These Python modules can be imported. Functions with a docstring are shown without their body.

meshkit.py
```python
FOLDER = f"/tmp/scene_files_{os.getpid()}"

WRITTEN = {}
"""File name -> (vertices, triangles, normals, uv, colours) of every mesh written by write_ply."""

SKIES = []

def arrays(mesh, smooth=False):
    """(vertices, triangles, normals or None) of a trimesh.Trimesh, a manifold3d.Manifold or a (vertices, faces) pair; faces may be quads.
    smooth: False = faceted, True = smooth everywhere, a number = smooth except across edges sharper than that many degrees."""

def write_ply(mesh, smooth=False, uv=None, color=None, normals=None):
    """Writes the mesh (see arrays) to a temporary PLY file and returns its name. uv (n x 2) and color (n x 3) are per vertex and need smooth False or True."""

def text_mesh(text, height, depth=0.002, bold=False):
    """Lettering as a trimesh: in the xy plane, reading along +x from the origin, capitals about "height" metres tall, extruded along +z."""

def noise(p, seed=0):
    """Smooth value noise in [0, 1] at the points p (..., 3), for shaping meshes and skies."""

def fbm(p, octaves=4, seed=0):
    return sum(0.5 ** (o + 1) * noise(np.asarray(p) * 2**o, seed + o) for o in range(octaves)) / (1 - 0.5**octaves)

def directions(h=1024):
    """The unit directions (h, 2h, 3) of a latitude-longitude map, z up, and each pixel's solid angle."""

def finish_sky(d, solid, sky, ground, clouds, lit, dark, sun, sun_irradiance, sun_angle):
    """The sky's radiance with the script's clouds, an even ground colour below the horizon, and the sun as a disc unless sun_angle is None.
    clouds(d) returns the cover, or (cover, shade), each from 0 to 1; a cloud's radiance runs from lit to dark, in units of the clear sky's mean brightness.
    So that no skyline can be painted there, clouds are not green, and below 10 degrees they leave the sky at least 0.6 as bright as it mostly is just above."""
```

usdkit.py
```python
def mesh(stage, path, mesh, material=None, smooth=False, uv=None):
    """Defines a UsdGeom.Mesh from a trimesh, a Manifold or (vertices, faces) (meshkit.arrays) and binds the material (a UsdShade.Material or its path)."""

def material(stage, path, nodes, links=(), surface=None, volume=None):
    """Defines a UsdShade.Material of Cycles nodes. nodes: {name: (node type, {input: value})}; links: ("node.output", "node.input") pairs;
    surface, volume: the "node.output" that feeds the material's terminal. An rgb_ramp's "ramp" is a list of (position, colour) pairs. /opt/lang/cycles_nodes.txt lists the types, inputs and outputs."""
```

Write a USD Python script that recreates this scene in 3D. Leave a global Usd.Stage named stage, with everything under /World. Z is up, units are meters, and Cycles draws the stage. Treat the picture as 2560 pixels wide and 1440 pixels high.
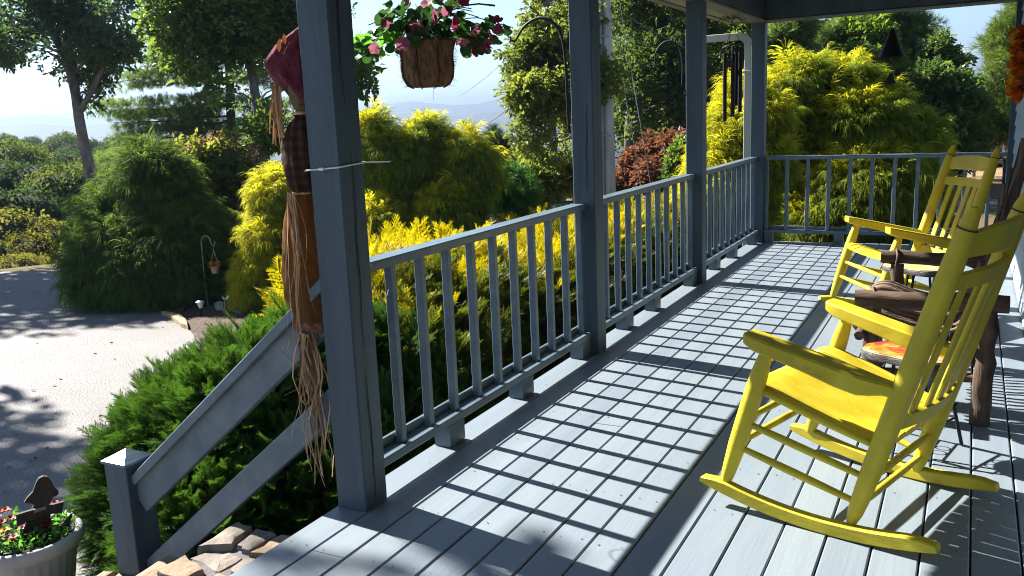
import math
import numpy as np, trimesh, usdkit, meshkit
from pxr import Usd, UsdGeom, UsdLux, UsdShade, Sdf, Gf, Vt

stage = Usd.Stage.CreateInMemory()
UsdGeom.SetStageUpAxis(stage, UsdGeom.Tokens.z)
UsdGeom.SetStageMetersPerUnit(stage, 1.0)
UsdGeom.Xform.Define(stage, '/World')
UsdGeom.Scope.Define(stage, '/World/Looks')
stage.SetDefaultPrim(stage.GetPrimAtPath('/World'))
rng = np.random.default_rng(7)
PI = math.pi

# ------------------------------------------------------------------ camera, sky, sun, exposure
EYE = np.array([1.9641, 0.0, 1.4412])
YAW, PITCH, ROLL, FPX = .4815, .1906, -.0424, 2213.68
def _axes():
    cy, sy, cp, sp = math.cos(YAW), math.sin(YAW), math.cos(PITCH), math.sin(PITCH)
    d = np.array([-sy * cp, cy * cp, -sp]); r = np.array([cy, sy, 0.0]); u = np.cross(r, d)
    cr, sr = math.cos(ROLL), math.sin(ROLL)
    return np.array([cr * r + sr * u, -sr * r + cr * u, d])
AX = _axes()
cam = UsdGeom.Camera.Define(stage, '/World/camera')
cam.CreateHorizontalApertureAttr(36.0)
cam.CreateVerticalApertureAttr(36.0 * 9 / 16)
cam.CreateFocalLengthAttr(36.0 * FPX / 2560)
cam.CreateClippingRangeAttr(Gf.Vec2f(0.05, 30000))
cam.CreateExposureAttr(EXPOSURE := 2.25)
cam.AddTransformOp().Set(Gf.Matrix4d(*AX[0], 0, *AX[1], 0, *(-AX[2]), 0, *EYE, 1))
SUN = np.array([-1.30, 0.26, 1.0]); SUN /= np.linalg.norm(SUN)
SUN_EL, SUN_ROT = math.asin(SUN[2]), math.atan2(SUN[0], SUN[1])
SKY_STRENGTH, SUN_INTENSITY, HAZE_D = 0.05, 1.25, 0.00045
sky = UsdLux.DomeLight.Define(stage, '/World/sky')
sky_mat = usdkit.material(stage, '/World/Looks/sky', {
    's': ('sky_texture', {'sky_type': 'single_scattering', 'sun_disc': False, 'sun_elevation': SUN_EL, 'sun_rotation': SUN_ROT,
                          'altitude': 3000.0, 'air_density': 1.0, 'aerosol_density': 0.6, 'ozone_density': 1.0}),
    'b': ('background_shader', {'strength': SKY_STRENGTH})}, [('s.color', 'b.color')], surface='b.background')
UsdShade.MaterialBindingAPI.Apply(sky.GetPrim()).Bind(sky_mat)
sky.GetPrim().SetCustomDataByKey('kind', 'structure')
sun = UsdLux.DistantLight.Define(stage, '/World/sun')
sun.CreateIntensityAttr(SUN_INTENSITY); sun.CreateAngleAttr(0.53); sun.CreateNormalizeAttr(True); sun.CreateColorAttr(Gf.Vec3f(1.0, 0.95, 0.87))
_z = SUN; _x = np.cross([0, 0, 1.0], _z); _x /= np.linalg.norm(_x); _y = np.cross(_z, _x)
sun.AddTransformOp().Set(Gf.Matrix4d(*_x, 0, *_y, 0, *_z, 0, 0, 0, 0, 1))

# ------------------------------------------------------------------ helpers
def unit(v):
    v = np.asarray(v, float); return v / np.linalg.norm(v)
def at(u, v, depth):
    """The place at a forward distance from the viewpoint, along a direction measured in the photograph."""
    d = AX.T @ np.array([(u - 1280) / FPX, -(v - 720) / FPX, 1.0]); return EYE + depth * d
def at_plane(u, v, axis, val):
    d = AX.T @ np.array([(u - 1280) / FPX, -(v - 720) / FPX, 1.0]); return EYE + (val - EYE[axis]) / d[axis] * d

USED = set()
LOC = {}
def fresh(parent, name):
    p, k = f'{parent}/{name}', 0
    while p in USED:
        k += 1; p = f'{parent}/{name}_{k:03d}'
    USED.add(p); return p
def tag(prim, label=None, cat=None, group=None, kind=None):
    for k, v in (('label', label), ('category', cat), ('group', group), ('kind', kind)):
        if v: prim.SetCustomDataByKey(k, v)
    return prim
def thing(name, label, cat, loc=(0, 0, 0), rz=0.0, group=None, kind=None):
    x = UsdGeom.Xform.Define(stage, fresh('/World', name))
    x.AddTranslateOp().Set(Gf.Vec3d(*map(float, loc)))
    if rz: x.AddRotateZOp().Set(math.degrees(rz))
    LOC[str(x.GetPath())] = np.asarray(loc, float) if not rz else np.zeros(3)
    return tag(x.GetPrim(), label, cat, group, kind)
def copy_of(src, label, loc, rz=0.0, tilt=0.0, group=None, scale=None):
    d = src.GetCustomData()
    x = UsdGeom.Xform.Define(stage, fresh('/World', src.GetName().rstrip('0123456789_') if src.GetName()[-3:].isdigit() else src.GetName()))
    x.AddTranslateOp().Set(Gf.Vec3d(*map(float, loc))); x.AddRotateZOp().Set(math.degrees(rz))
    if tilt: x.AddRotateYOp().Set(-math.degrees(tilt))
    if scale is not None: x.AddScaleOp().Set(Gf.Vec3f(*map(float, np.broadcast_to(scale, 3))))
    x.GetPrim().GetReferences().AddInternalReference(src.GetPath()); x.GetPrim().SetInstanceable(True)
    return tag(x.GetPrim(), label, d.get('category'), group or d.get('group'))
def part(name, mesh, mat, parent, smooth=False, label=None, kind=None, tip=None):
    """One mesh prim under parent (a prim). Vertices come in world space unless the thing is turned."""
    pp = str(parent.GetPath()); off = LOC.get(pp, np.zeros(3))
    path = fresh(pp, name); LOC[path] = off
    v, f, n = meshkit.arrays(mesh.pair() if isinstance(mesh, MB) else mesh, smooth)
    m = usdkit.mesh(stage, path, (v - off, f), mat)
    if n is not None:
        m.CreateNormalsAttr(Vt.Vec3fArray.FromNumpy(n.astype(np.float32))); m.SetNormalsInterpolation('vertex')
    if tip is not None:
        UsdGeom.PrimvarsAPI(m).CreatePrimvar('tip', Sdf.ValueTypeNames.FloatArray, 'vertex').Set(Vt.FloatArray.FromNumpy(np.asarray(tip, np.float32)))
    return tag(m.GetPrim(), label, None, None, kind)
def single(name, mesh, mat, label, cat, smooth=False, group=None, kind=None, tip=None):
    w = stage.GetPrimAtPath('/World')
    p = part(name, mesh, mat, w, smooth, None, None, tip)
    return tag(p, label, cat, group, kind)

class MB:
    """Collects pieces of one mesh."""
    def __init__(s): s.v, s.f, s.n = [], [], 0
    def add(s, v, f):
        v = np.asarray(v, float); f = np.asarray(f, int)
        if f.shape[1] == 4: f = np.vstack([f[:, [0, 1, 2]], f[:, [0, 2, 3]]])
        s.v.append(v); s.f.append(f + s.n); s.n += len(v); return s
    def mesh(s, m): return s.add(m.vertices, m.faces)
    def pair(s): return (np.vstack(s.v), np.vstack(s.f))
    def bar(s, p0, p1, w, h, up=(0, 0, 1), ch=.004, w1=None, h1=None):
        """A bar from p0 to p1, w across and h along up, with chamfered edges."""
        p0, p1 = np.asarray(p0, float), np.asarray(p1, float)
        d = unit(p1 - p0); up = np.asarray(up, float); a = np.cross(d, up)
        if np.linalg.norm(a) < 1e-6: a = np.cross(d, [0, 1, 0])
        a = unit(a); b = np.cross(a, d)
        def ring(w, h):
            c = min(ch, w * .45, h * .45); x, y = w / 2, h / 2
            q = np.array([(-x + c, -y), (x - c, -y), (x, -y + c), (x, y - c), (x - c, y), (-x + c, y), (-x, y - c), (-x, -y + c)])
            return q[:, :1] * a + q[:, 1:] * b
        r0, r1 = p0 + ring(w, h), p1 + ring(w1 or w, h1 or h)
        f = []
        for k in range(8):
            j = (k + 1) % 8; f += [(k, j, 8 + j), (k, 8 + j, 8 + k)]
        for k in range(1, 7): f += [(0, k + 1, k), (8, 8 + k, 8 + k + 1)]
        return s.add(np.vstack([r0, r1]), f)
    def box(s, lo, hi, ch=.003):
        lo, hi = np.asarray(lo, float), np.asarray(hi, float); d = hi - lo; c = (lo + hi) / 2; k = int(np.argmax(d))
        e = np.zeros(3); e[k] = d[k] / 2; up = np.array([0, 0, 1.]) if k != 2 else np.array([0, 1., 0])
        ui = int(np.argmax(up)); wi = 3 - k - ui
        return s.bar(c - e, c + e, d[wi], d[ui], up, ch)
    def tube(s, pts, rad, sides=8, caps=True, wob=0.0, seed=0):
        p = np.asarray(pts, float); n = len(p); t = np.gradient(p, axis=0) if n > 2 else np.repeat([p[-1] - p[0]], n, 0)
        t /= np.linalg.norm(t, axis=1, keepdims=True) + 1e-12
        ref = np.array([0, 0, 1.]) if abs(t[0, 2]) < .9 else np.array([1., 0, 0])
        A = []
        a = unit(np.cross(t[0], ref))
        for i in range(n):
            a = unit(a - t[i] * (a @ t[i])); A.append(a)
        A = np.array(A); B = np.cross(t, A); ang = np.arange(sides) * 2 * PI / sides
        r = np.broadcast_to(rad, (n,)).astype(float)[:, None] * np.ones(sides)
        if wob: r = r * (1 + wob * (np.random.default_rng(seed).random((n, sides)) - .5))
        v = p[:, None] + r[..., None] * (np.cos(ang)[None, :, None] * A[:, None] + np.sin(ang)[None, :, None] * B[:, None])
        i, j = np.meshgrid(np.arange(n - 1), np.arange(sides), indexing='ij'); j2 = (j + 1) % sides
        q = np.stack([i * sides + j, i * sides + j2, (i + 1) * sides + j2, (i + 1) * sides + j], -1).reshape(-1, 4)
        v = v.reshape(-1, 3); f = np.vstack([q[:, [0, 1, 2]], q[:, [0, 2, 3]]])
        if caps:
            v = np.vstack([v, p[0], p[-1]]); c0, c1 = len(v) - 2, len(v) - 1; k = np.arange(sides); k2 = (k + 1) % sides
            f = np.vstack([f, np.stack([np.full(sides, c0), k2, k], 1), np.stack([np.full(sides, c1), (n - 1) * sides + k, (n - 1) * sides + k2], 1)])
        return s.add(v, f)
    def lathe(s, prof, c=(0, 0, 0), sides=24, wob=None):
        """prof: (radius, z) pairs."""
        prof = np.asarray(prof, float); ang = np.arange(sides) * 2 * PI / sides; n = len(prof)
        rr = prof[:, 0][:, None] * np.ones(sides)
        if wob is not None: rr = rr * wob(ang, prof[:, 1])
        v = np.stack([rr * np.cos(ang), rr * np.sin(ang), np.repeat(prof[:, 1][:, None], sides, 1)], -1) + np.asarray(c, float)
        i, j = np.meshgrid(np.arange(n - 1), np.arange(sides), indexing='ij'); j2 = (j + 1) % sides
        q = np.stack([i * sides + j, i * sides + j2, (i + 1) * sides + j2, (i + 1) * sides + j], -1).reshape(-1, 4)
        return s.add(v.reshape(-1, 3), q)
    def ball(s, c, r, sub=1, scale=(1, 1, 1)):
        m = trimesh.creation.icosphere(sub, 1.0); return s.add(m.vertices * r * np.asarray(scale) + np.asarray(c, float), m.faces)
    def prism(s, poly, frame, t):
        """An outline (n x 2) cut out of a board: frame = (origin, x axis, y axis), thickness t along x cross y."""
        from shapely.geometry import Polygon
        m = trimesh.creation.extrude_polygon(Polygon(poly), t, engine='earcut')
        o, ax, ay = (np.asarray(q, float) for q in frame); az = np.cross(ax, ay)
        v = m.vertices; return s.add(o + v[:, :1] * ax + v[:, 1:2] * ay + v[:, 2:] * az, m.faces)
def smoothpath(pts, n=12):
    from scipy.interpolate import CubicSpline
    p = np.asarray(pts, float); s = np.r_[0, np.cumsum(np.linalg.norm(np.diff(p, axis=0), axis=1))]
    return CubicSpline(s, p)(np.linspace(0, s[-1], n))

# ------------------------------------------------------------------ materials
LK = '/World/Looks/'
def M(name, nodes, links, surface='p.BSDF', volume=None): return usdkit.material(stage, LK + name, nodes, links, surface, volume)
def plain(name, c, rough=.5, metal=0.0, spec=.5): return M(name, {'p': ('principled_bsdf', {'base_color': c, 'roughness': rough, 'metallic': metal, 'specular_ior_level': spec})}, [])
def blotchy(name, a, b, scale=6., rough=.55, stretch=(1, 1, 1), bump=.15, bscale=None, dist=.01, spec=.4, detail=6., lo=.35, hi=.65, metal=0.0, island=0.0):
    """Two tones mixed by stretched noise, with a fine bump from the same grain; island varies whole pieces."""
    n = {'g': ('geometry', {}), 'm': ('mapping', {'mapping_type': 'point', 'scale': stretch}),
         'n': ('noise_texture', {'scale': scale, 'detail': detail, 'roughness': .6}),
         'r': ('rgb_ramp', {'ramp': [(0, a), (lo, a), (hi, b), (1, b)]}),
         'n2': ('noise_texture', {'scale': bscale or scale * 6, 'detail': 4., 'roughness': .6}),
         'b': ('bump', {'strength': bump, 'distance': dist}),
         'p': ('principled_bsdf', {'roughness': rough, 'specular_ior_level': spec, 'metallic': metal})}
    l = [('g.position', 'm.vector'), ('m.vector', 'n.vector'), ('n.fac', 'r.fac'), ('m.vector', 'n2.vector'), ('n2.fac', 'b.height'), ('b.normal', 'p.normal')]
    if island:
        n['ia'] = ('map_range', {'from_min': 0., 'from_max': 1., 'to_min': 1 - island, 'to_max': 1 + island})
        n['h'] = ('hsv', {}); l += [('g.random_per_island', 'ia.value'), ('ia.result', 'h.value'), ('r.color', 'h.color'), ('h.color', 'p.base_color')]
    else: l.append(('r.color', 'p.base_color'))
    return M(name, n, l)
def leafy(name, stops, trans=.4, rough=.5, nscale=.9, tip=None, spec=.18, mixn=.5, glow=(1.9, 1.75, .8)):
    """Leaves: tone per leaf cluster and by slow noise; light comes through. tip: a second ramp for the ends of sprays (mesh attribute)."""
    n = {'g': ('geometry', {}), 'n': ('noise_texture', {'scale': nscale, 'detail': 2.}),
         'c': ('map_range', {'from_min': .3, 'from_max': .7, 'to_min': 0., 'to_max': 1., 'clamp': True}),
         'mx': ('mix_float', {'fac': mixn}), 'r': ('rgb_ramp', {'ramp': stops}),
         'p': ('principled_bsdf', {'roughness': rough, 'specular_ior_level': spec}), 't': ('translucent_bsdf', {}), 'mm': ('mix_closure', {'fac': trans})}
    l = [('g.position', 'n.vector'), ('n.fac', 'c.value'), ('g.random_per_island', 'mx.a'), ('c.result', 'mx.b'), ('mx.result', 'r.fac')]
    out = 'r.color'
    if tip:
        n['a'] = ('attribute', {'attribute': 'tip'}); n['r2'] = ('rgb_ramp', {'ramp': tip}); n['mc'] = ('mix_color', {})
        l += [('mx.result', 'r2.fac'), ('a.fac', 'mc.fac'), ('r.color', 'mc.a'), ('r2.color', 'mc.b')]; out = 'mc.result'
    n['tg'] = ('mix_color', {'blend_type': 'multiply', 'fac': 1., 'use_clamp': False, 'b': glow})
    l += [(out, 'p.base_color'), (out, 'tg.a'), ('tg.result', 't.color'), ('p.BSDF', 'mm.closure1'), ('t.BSDF', 'mm.closure2')]
    return M(name, n, l, surface='mm.closure')
# ------------------------------------------------------------------ porch materials
BLUE_A, BLUE_B = (.022, .041, .055), (.046, .073, .092)
paint_post = blotchy('blue_grey_paint', BLUE_A, BLUE_B, 6.0, .5, (1, 1, .12), .45, 50., .004)
paint_rail = blotchy('blue_grey_rail_paint', (.064, .096, .118), (.108, .148, .170), 7.0, .32, (1, .3, 1), .35, 60., .004)
paint_trim = blotchy('grey_trim_paint', (.13, .145, .145), (.18, .19, .185), 3.0, .55, (1, .2, 1), .15, 50., .004)
crack_mat = plain('dark_crack', (.012, .013, .015), .9)
deck_mats = [blotchy(f'deck_paint_{i}', a, b, 7.0, .40, (1, .07, 1), .35, 55., .003, detail=8., lo=.3, hi=.72)
             for i, (a, b) in enumerate([((.145, .178, .208), (.185, .220, .250)), ((.135, .168, .198), (.175, .210, .242)), ((.155, .188, .215), (.195, .230, .258))])]
siding_mat = blotchy('pale_blue_siding', (.26, .32, .39), (.31, .375, .445), 5.0, .5, (1, .1, 1), .1, 60., .003)
cream_mat = blotchy('cream_metal', (.33, .325, .265), (.39, .385, .315), 4.0, .4, (1, 1, .3), .05)
gutter_mat = blotchy('grey_gutter', (.09, .10, .11), (.13, .14, .15), 4.0, .4, (1, .2, 1), .05)
soffit_mat = blotchy('soffit_paint', (.26, .26, .23), (.31, .31, .275), 4.0, .6, (1, .2, 1), .1)
black_iron = blotchy('black_iron', (.006, .006, .007), (.014, .013, .013), 30., .6, bump=.1, spec=.25)
nail_mat = plain('nail_rust', (.05, .04, .035), .8)

P = .1445
POST_Y = [2.50, 4.862, 7.222, 9.63]
S = .14
# ------------------------------------------------------------------ porch floor
floor = thing('porch_floor', None, None, (0, 0, 0), kind='structure')
Y0, Y1 = -1.2, 9.765
nails = MB(); gk = np.random.default_rng(3)
for k in range(17):
    x0, x1 = (k - 1) * P + .003, min(k * P - .003, 2.318)
    if k == 0: x0 = -.145
    cuts = sorted([Y0] + ([2.18 if k == 1 else float(gk.uniform(1.2, 8.8))] if k % 3 == 1 or k == 1 else []) + [Y1])
    for y0, y1 in zip(cuts[:-1], cuts[1:]):
        dz = float(gk.uniform(-.0012, .0012)); m = MB()
        m.bar(((x0 + x1) / 2, y0 + .0015, -.016 + dz), ((x0 + x1) / 2, y1 - .0015, -.016 + dz + float(gk.uniform(-.001, .001))), x1 - x0, .032, ch=.004)
        part('plank', m, deck_mats[int(gk.integers(3))], floor)
    for j in range(28):
        for q in (.25, .75):
            if gk.random() < .7:
                a = np.arange(6) * PI / 3; r = gk.uniform(.0022, .0042)
                c = np.array([x0 + (x1 - x0) * q + gk.uniform(-.006, .006), -1 + .40 * j + gk.uniform(-.012, .012), .0022])
                nails.add(np.vstack([c, c + np.stack([r * np.cos(a), r * np.sin(a), 0 * a], 1)]), [(0, 1 + i, 1 + (i + 1) % 6) for i in range(6)])
part('nail_heads', nails, nail_mat, floor, kind='stuff')
m = MB(); m.box((-.175, Y0, -.235), (-.147, Y1, -.034)); part('rim_board', m, paint_post, floor)
m = MB(); m.box((-.147, Y1 + .002, -.235), (2.32, Y1 + .03, -.034)); part('rim_board', m, paint_post, floor)
m = MB()
for j in range(26): m.box((-.14, -1.1 + j * .42, -.22), (2.3, -1.06 + j * .42, -.036), 0.001)
part('joist', m, paint_post, floor, kind='stuff')

# ------------------------------------------------------------------ posts
post_labels = ['thick blue-grey porch post nearest the camera with a scarecrow tied to it', 'blue-grey porch post in the middle carrying the large black shepherd hook',
               'blue-grey porch post between the second and third railing sections, left of the wind chime', 'blue-grey corner porch post beside the cream downspout']
def crack(face, z0, z1, off, seed, y):
    g = np.random.default_rng(seed); n = 26; z = np.linspace(z0, z1, n); c = off + np.cumsum(g.normal(0, .0018, n)); w = .0012 + .0022 * np.abs(np.sin(np.linspace(0, PI, n))) * g.uniform(.4, 1.2, n)
    v = np.vstack([np.stack([c - w, z], 1), np.stack([c + w, z], 1)])
    p = np.stack([np.full(2 * n, .0012), y + v[:, 0], v[:, 1]], 1) if face == 'x' else np.stack([v[:, 0], np.full(2 * n, y - .0012), v[:, 1]], 1)
    i = np.arange(n - 1); return (p, np.stack([i, i + n, i + n + 1, i + 1], 1))
for k, y in enumerate(POST_Y):
    t = thing('porch_post', post_labels[k], 'post', (-.07, y + S / 2, 0), group='porch posts')
    m = MB(); m.bar((-.07, y + S / 2, .001), (-.07, y + S / 2, 2.287), S - .003, S - .003, (1, 0, 0), ch=.005); part('shaft', m, paint_post, t)
    if k == 0:
        m = MB(); m.add(*crack('x', .02, .55, .065, 5, y)); m.add(*crack('x', .62, 1.35, .055, 6, y)); m.add(*crack('x', 1.5, 2.1, .06, 8, y)); part('crack', m, crack_mat, t)
    elif k == 1:
        m = MB(); m.add(*crack('y', 1.0, 1.5, -.045, 9, y)); part('crack', m, crack_mat, t)

# ------------------------------------------------------------------ beams, eaves, gutters
t = thing('porch_beam', 'long blue-grey beam running along the porch posts under the eave', 'beam', (-.07, 2, 2.29))
m = MB(); m.box((-.146, -1.5, 2.29), (.004, 9.775, 2.312)); part('bottom_board', m, paint_trim, t)
m = MB(); m.box((-.139, -1.5, 2.318), (-.004, 9.77, 2.60)); part('header', m, paint_post, t)
t = thing('porch_beam', 'short blue-grey beam across the far end of the porch', 'beam', (1.1, 9.7, 2.29))
m = MB(); m.box((.006, 9.626, 2.29), (2.318, 9.775, 2.312)); part('bottom_board', m, paint_trim, t)
m = MB(); m.box((.0, 9.633, 2.318), (2.318, 9.77, 2.60)); part('header', m, paint_post, t)

house = thing('house', 'pale blue house wall with lapped siding along the right edge of the porch', 'house', (2.6, 4, 0))
h = .128
for k in range(19):
    z0 = .02 + k * h
    v = np.array([(2.300, -1.5, z0), (2.300, 9.62, z0), (2.316, 9.62, z0 + h + .012), (2.316, -1.5, z0 + h + .012), (2.33, -1.5, z0), (2.33, 9.62, z0), (2.33, 9.62, z0 + h + .012), (2.33, -1.5, z0 + h + .012)])
    part('siding_board', (v, np.array([(0, 3, 2, 1), (0, 1, 5, 4), (4, 5, 6, 7), (2, 3, 7, 6), (1, 2, 6, 5), (0, 4, 7, 3)])), siding_mat, house)
m = MB(); m.box((2.26, 9.62, .0), (2.40, 9.765, 2.29)); part('corner_post', m, paint_post, house)
m = MB(); m.box((2.335, -1.5, -1.1), (2.5, 9.6, 2.6)); part('wall_core', m, siding_mat, house)
m = MB(); m.box((-.14, -1.5, 2.605), (2.34, 9.77, 2.62)); part('porch_ceiling', m, soffit_mat, house)
m = MB(); m.box((-.40, -1.5, 2.345), (-.150, 9.99, 2.36)); m.box((-.148, 9.782, 2.345), (2.6, 9.99, 2.36)); part('soffit', m, soffit_mat, house)
m = MB(); m.add([(-.46, -1.8, 2.46), (-.46, 10.1, 2.46), (3.2, 10.1, 4.1), (3.2, -1.8, 4.1), (-.46, -1.8, 2.50), (-.46, 10.1, 2.50), (3.2, 10.1, 4.14), (3.2, -1.8, 4.14)],
             [(0, 1, 2, 3), (4, 7, 6, 5), (0, 4, 5, 1), (2, 6, 7, 3), (1, 5, 6, 2), (0, 3, 7, 4)]); part('roof', m, plain('roof_shingle', (.07, .065, .06), .9), house)
def gutter(label, p0, p1, out):
    t = thing('gutter', label, 'gutter', p0)
    p0, p1, o = np.array(p0, float), np.array(p1, float), np.array(out, float); up = np.array([0, 0, 1.])
    prof = [(0, 0), (.075, 0), (.095, .05), (.115, .055), (.118, .105), (.112, .105), (.108, .062), (.088, .056), (.070, .006), (.006, .006), (.006, .1), (0, .1)]
    q = [o * a + up * b for a, b in prof]; n = len(q)
    v = np.vstack([[p0 + k for k in q], [p1 + k for k in q]]); f = [(i, (i + 1) % n, n + (i + 1) % n, n + i) for i in range(n)]
    part('trough', (v, np.array(f)), gutter_mat, t)
gutter('grey gutter along the eave above the railing', (-.40, -1.5, 2.335), (-.40, 10.0, 2.335), (-1, 0, 0))
gutter('grey gutter over the far end of the porch', (-.40, 10.0, 2.335), (2.6, 10.0, 2.335), (0, 1, 0))

ds = thing('downspout', 'cream corrugated downspout bending down beside the corner post', 'downspout', (-.235, 9.92, 0))
def ribbed(path, w, d, side, rib=0.0, n=2):
    """A rectangular pipe swept along a path lying in the x-z plane."""
    p = np.asarray(path, float); t = np.gradient(p, axis=0); t /= np.linalg.norm(t, axis=1, keepdims=True); s = np.asarray(side, float); nrm = np.cross(t, s)
    k = 1 + rib * (np.arange(len(p)) % 2); V = []
    for i in range(len(p)):
        a, b = w / 2 * k[i], d / 2 * k[i]
        V += [p[i] + nrm[i] * x + s * y for x, y in ((-a, -b * .8), (-a * .85, -b), (a * .85, -b), (a, -b * .8), (a, b * .8), (a * .85, b), (-a * .85, b), (-a, b * .8))]
    f = []
    for i in range(len(p) - 1):
        for j in range(8):
            q = (j + 1) % 8; f.append((i * 8 + j, i * 8 + q, i * 8 + 8 + q, i * 8 + 8 + j))
    return (np.array(V), np.array(f))
a = np.linspace(PI / 2, 0, 23)
elbow = np.stack([-.335 + .10 * np.cos(a), np.full(23, 9.92), 2.09 + .10 * np.sin(a)], 1)
part('pipe', ribbed(np.array([(-.86, 9.92, 2.19), (-.60, 9.92, 2.19), (-.338, 9.92, 2.19)]), .076, .06, (0, 1, 0)), cream_mat, ds)
part('elbow', ribbed(elbow, .076, .06, (0, 1, 0), .05), cream_mat, ds)
part('pipe', ribbed(np.array([(-.235, 9.92, 2.088), (-.235, 9.92, 1.0), (-.235, 9.92, -.9)]), .076, .06, (0, 1, 0)), cream_mat, ds)
m = MB(); m.box((-.285, 9.875, 1.80), (-.185, 9.888, 1.825)); part('strap', m, cream_mat, ds)

# ------------------------------------------------------------------ railings
def railing(label, y0, y1, bys, blocks):
    t = thing('porch_railing', label, 'railing', (-.09, y0, 0), group='porch railing sections')
    m = MB(); m.bar((-.108, y0, .899), (-.108, y1, .899), .092, .038); part('top_rail', m, paint_rail, t)
    m = MB(); m.bar((-.088, y0, .118), (-.088, y1, .118), .092, .036); part('bottom_rail', m, paint_rail, t)
    m = MB(); m.bar((-.124, y0, .156), (-.124, y1, .156), .020, .036); part('back_ledge', m, paint_rail, t)
    for i, y in enumerate(bys):
        j = float(np.random.default_rng(int(y * 100)).uniform(-.003, .003))
        m = MB(); m.bar((-.090 + j * .4, y + .017 + j, .137), (-.090, y + .017, .879), .036, .036, (1, 0, 0)); part('baluster', m, paint_rail, t)
    for y in blocks:
        m = MB(); m.box((-.128, y, .001), (-.046, y + .13, .099)); part('foot_block', m, paint_rail, t)
railing('first blue-grey railing section, between the scarecrow post and the middle post', 2.642, 4.86, [2.864 + .2155 * i for i in range(10)], (3.19, 3.92, 4.725))
railing('second blue-grey railing section, between the middle post and the third post', 5.003, 7.22, [5.006] + [5.225 + .2145 * i for i in range(10)], (5.50, 6.1, 7.085))
railing('third blue-grey railing section, ending at the corner post', 7.363, 9.628, [7.366] + [7.565 + .2165 * i for i in range(10)], (7.88, 8.55, 9.45))
t = thing('porch_railing', 'blue-grey railing section across the far end of the porch', 'railing', (1.1, 9.7, 0), group='porch railing sections')
m = MB(); m.bar((.002, 9.718, .899), (2.258, 9.718, .899), .092, .038); part('top_rail', m, paint_rail, t)
m = MB(); m.bar((.002, 9.71, .118), (2.258, 9.71, .118), .092, .036); part('bottom_rail', m, paint_rail, t)
m = MB(); m.bar((.002, 9.745, .156), (2.258, 9.745, .156), .020, .036); part('back_ledge', m, paint_rail, t)
for i in range(11):
    x = .021 + .2095 * i
    m = MB(); m.bar((x, 9.70, .137), (x + .003, 9.70, .879), .036, .036, (0, 1, 0)); part('baluster', m, paint_rail, t)
for x in (.004, .72, 1.45):
    m = MB(); m.box((x, 9.672, .001), (x + .09, 9.755, .099)); part('foot_block', m, paint_rail, t)

# ------------------------------------------------------------------ stairs: newel, hand rail, stone steps
t = thing('newel_post', 'short blue-grey newel post with a pyramid cap at the foot of the stairs', 'post', (-1.395, 2.57, -.6))
m = MB(); m.bar((-1.395, 2.57, -.75), (-1.395, 2.57, -.022), .142, .142, (1, 0, 0), ch=.004); part('shaft', m, paint_post, t)
m = MB(); c = np.array([-1.395, 2.57, 0]); q = .079
m.add([c + (-q, -q, -.020), c + (q, -q, -.020), c + (q, q, -.020), c + (-q, q, -.020), c + (-q, -q, -.008), c + (q, -q, -.008), c + (q, q, -.008), c + (-q, q, -.008), c + (0, 0, .035)],
      [(0, 3, 2), (0, 2, 1), (0, 1, 5), (0, 5, 4), (1, 2, 6), (1, 6, 5), (2, 3, 7), (2, 7, 6), (3, 0, 4), (3, 4, 7), (4, 5, 8), (5, 6, 8), (6, 7, 8), (7, 4, 8)]); part('cap', m, paint_rail, t)
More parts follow.
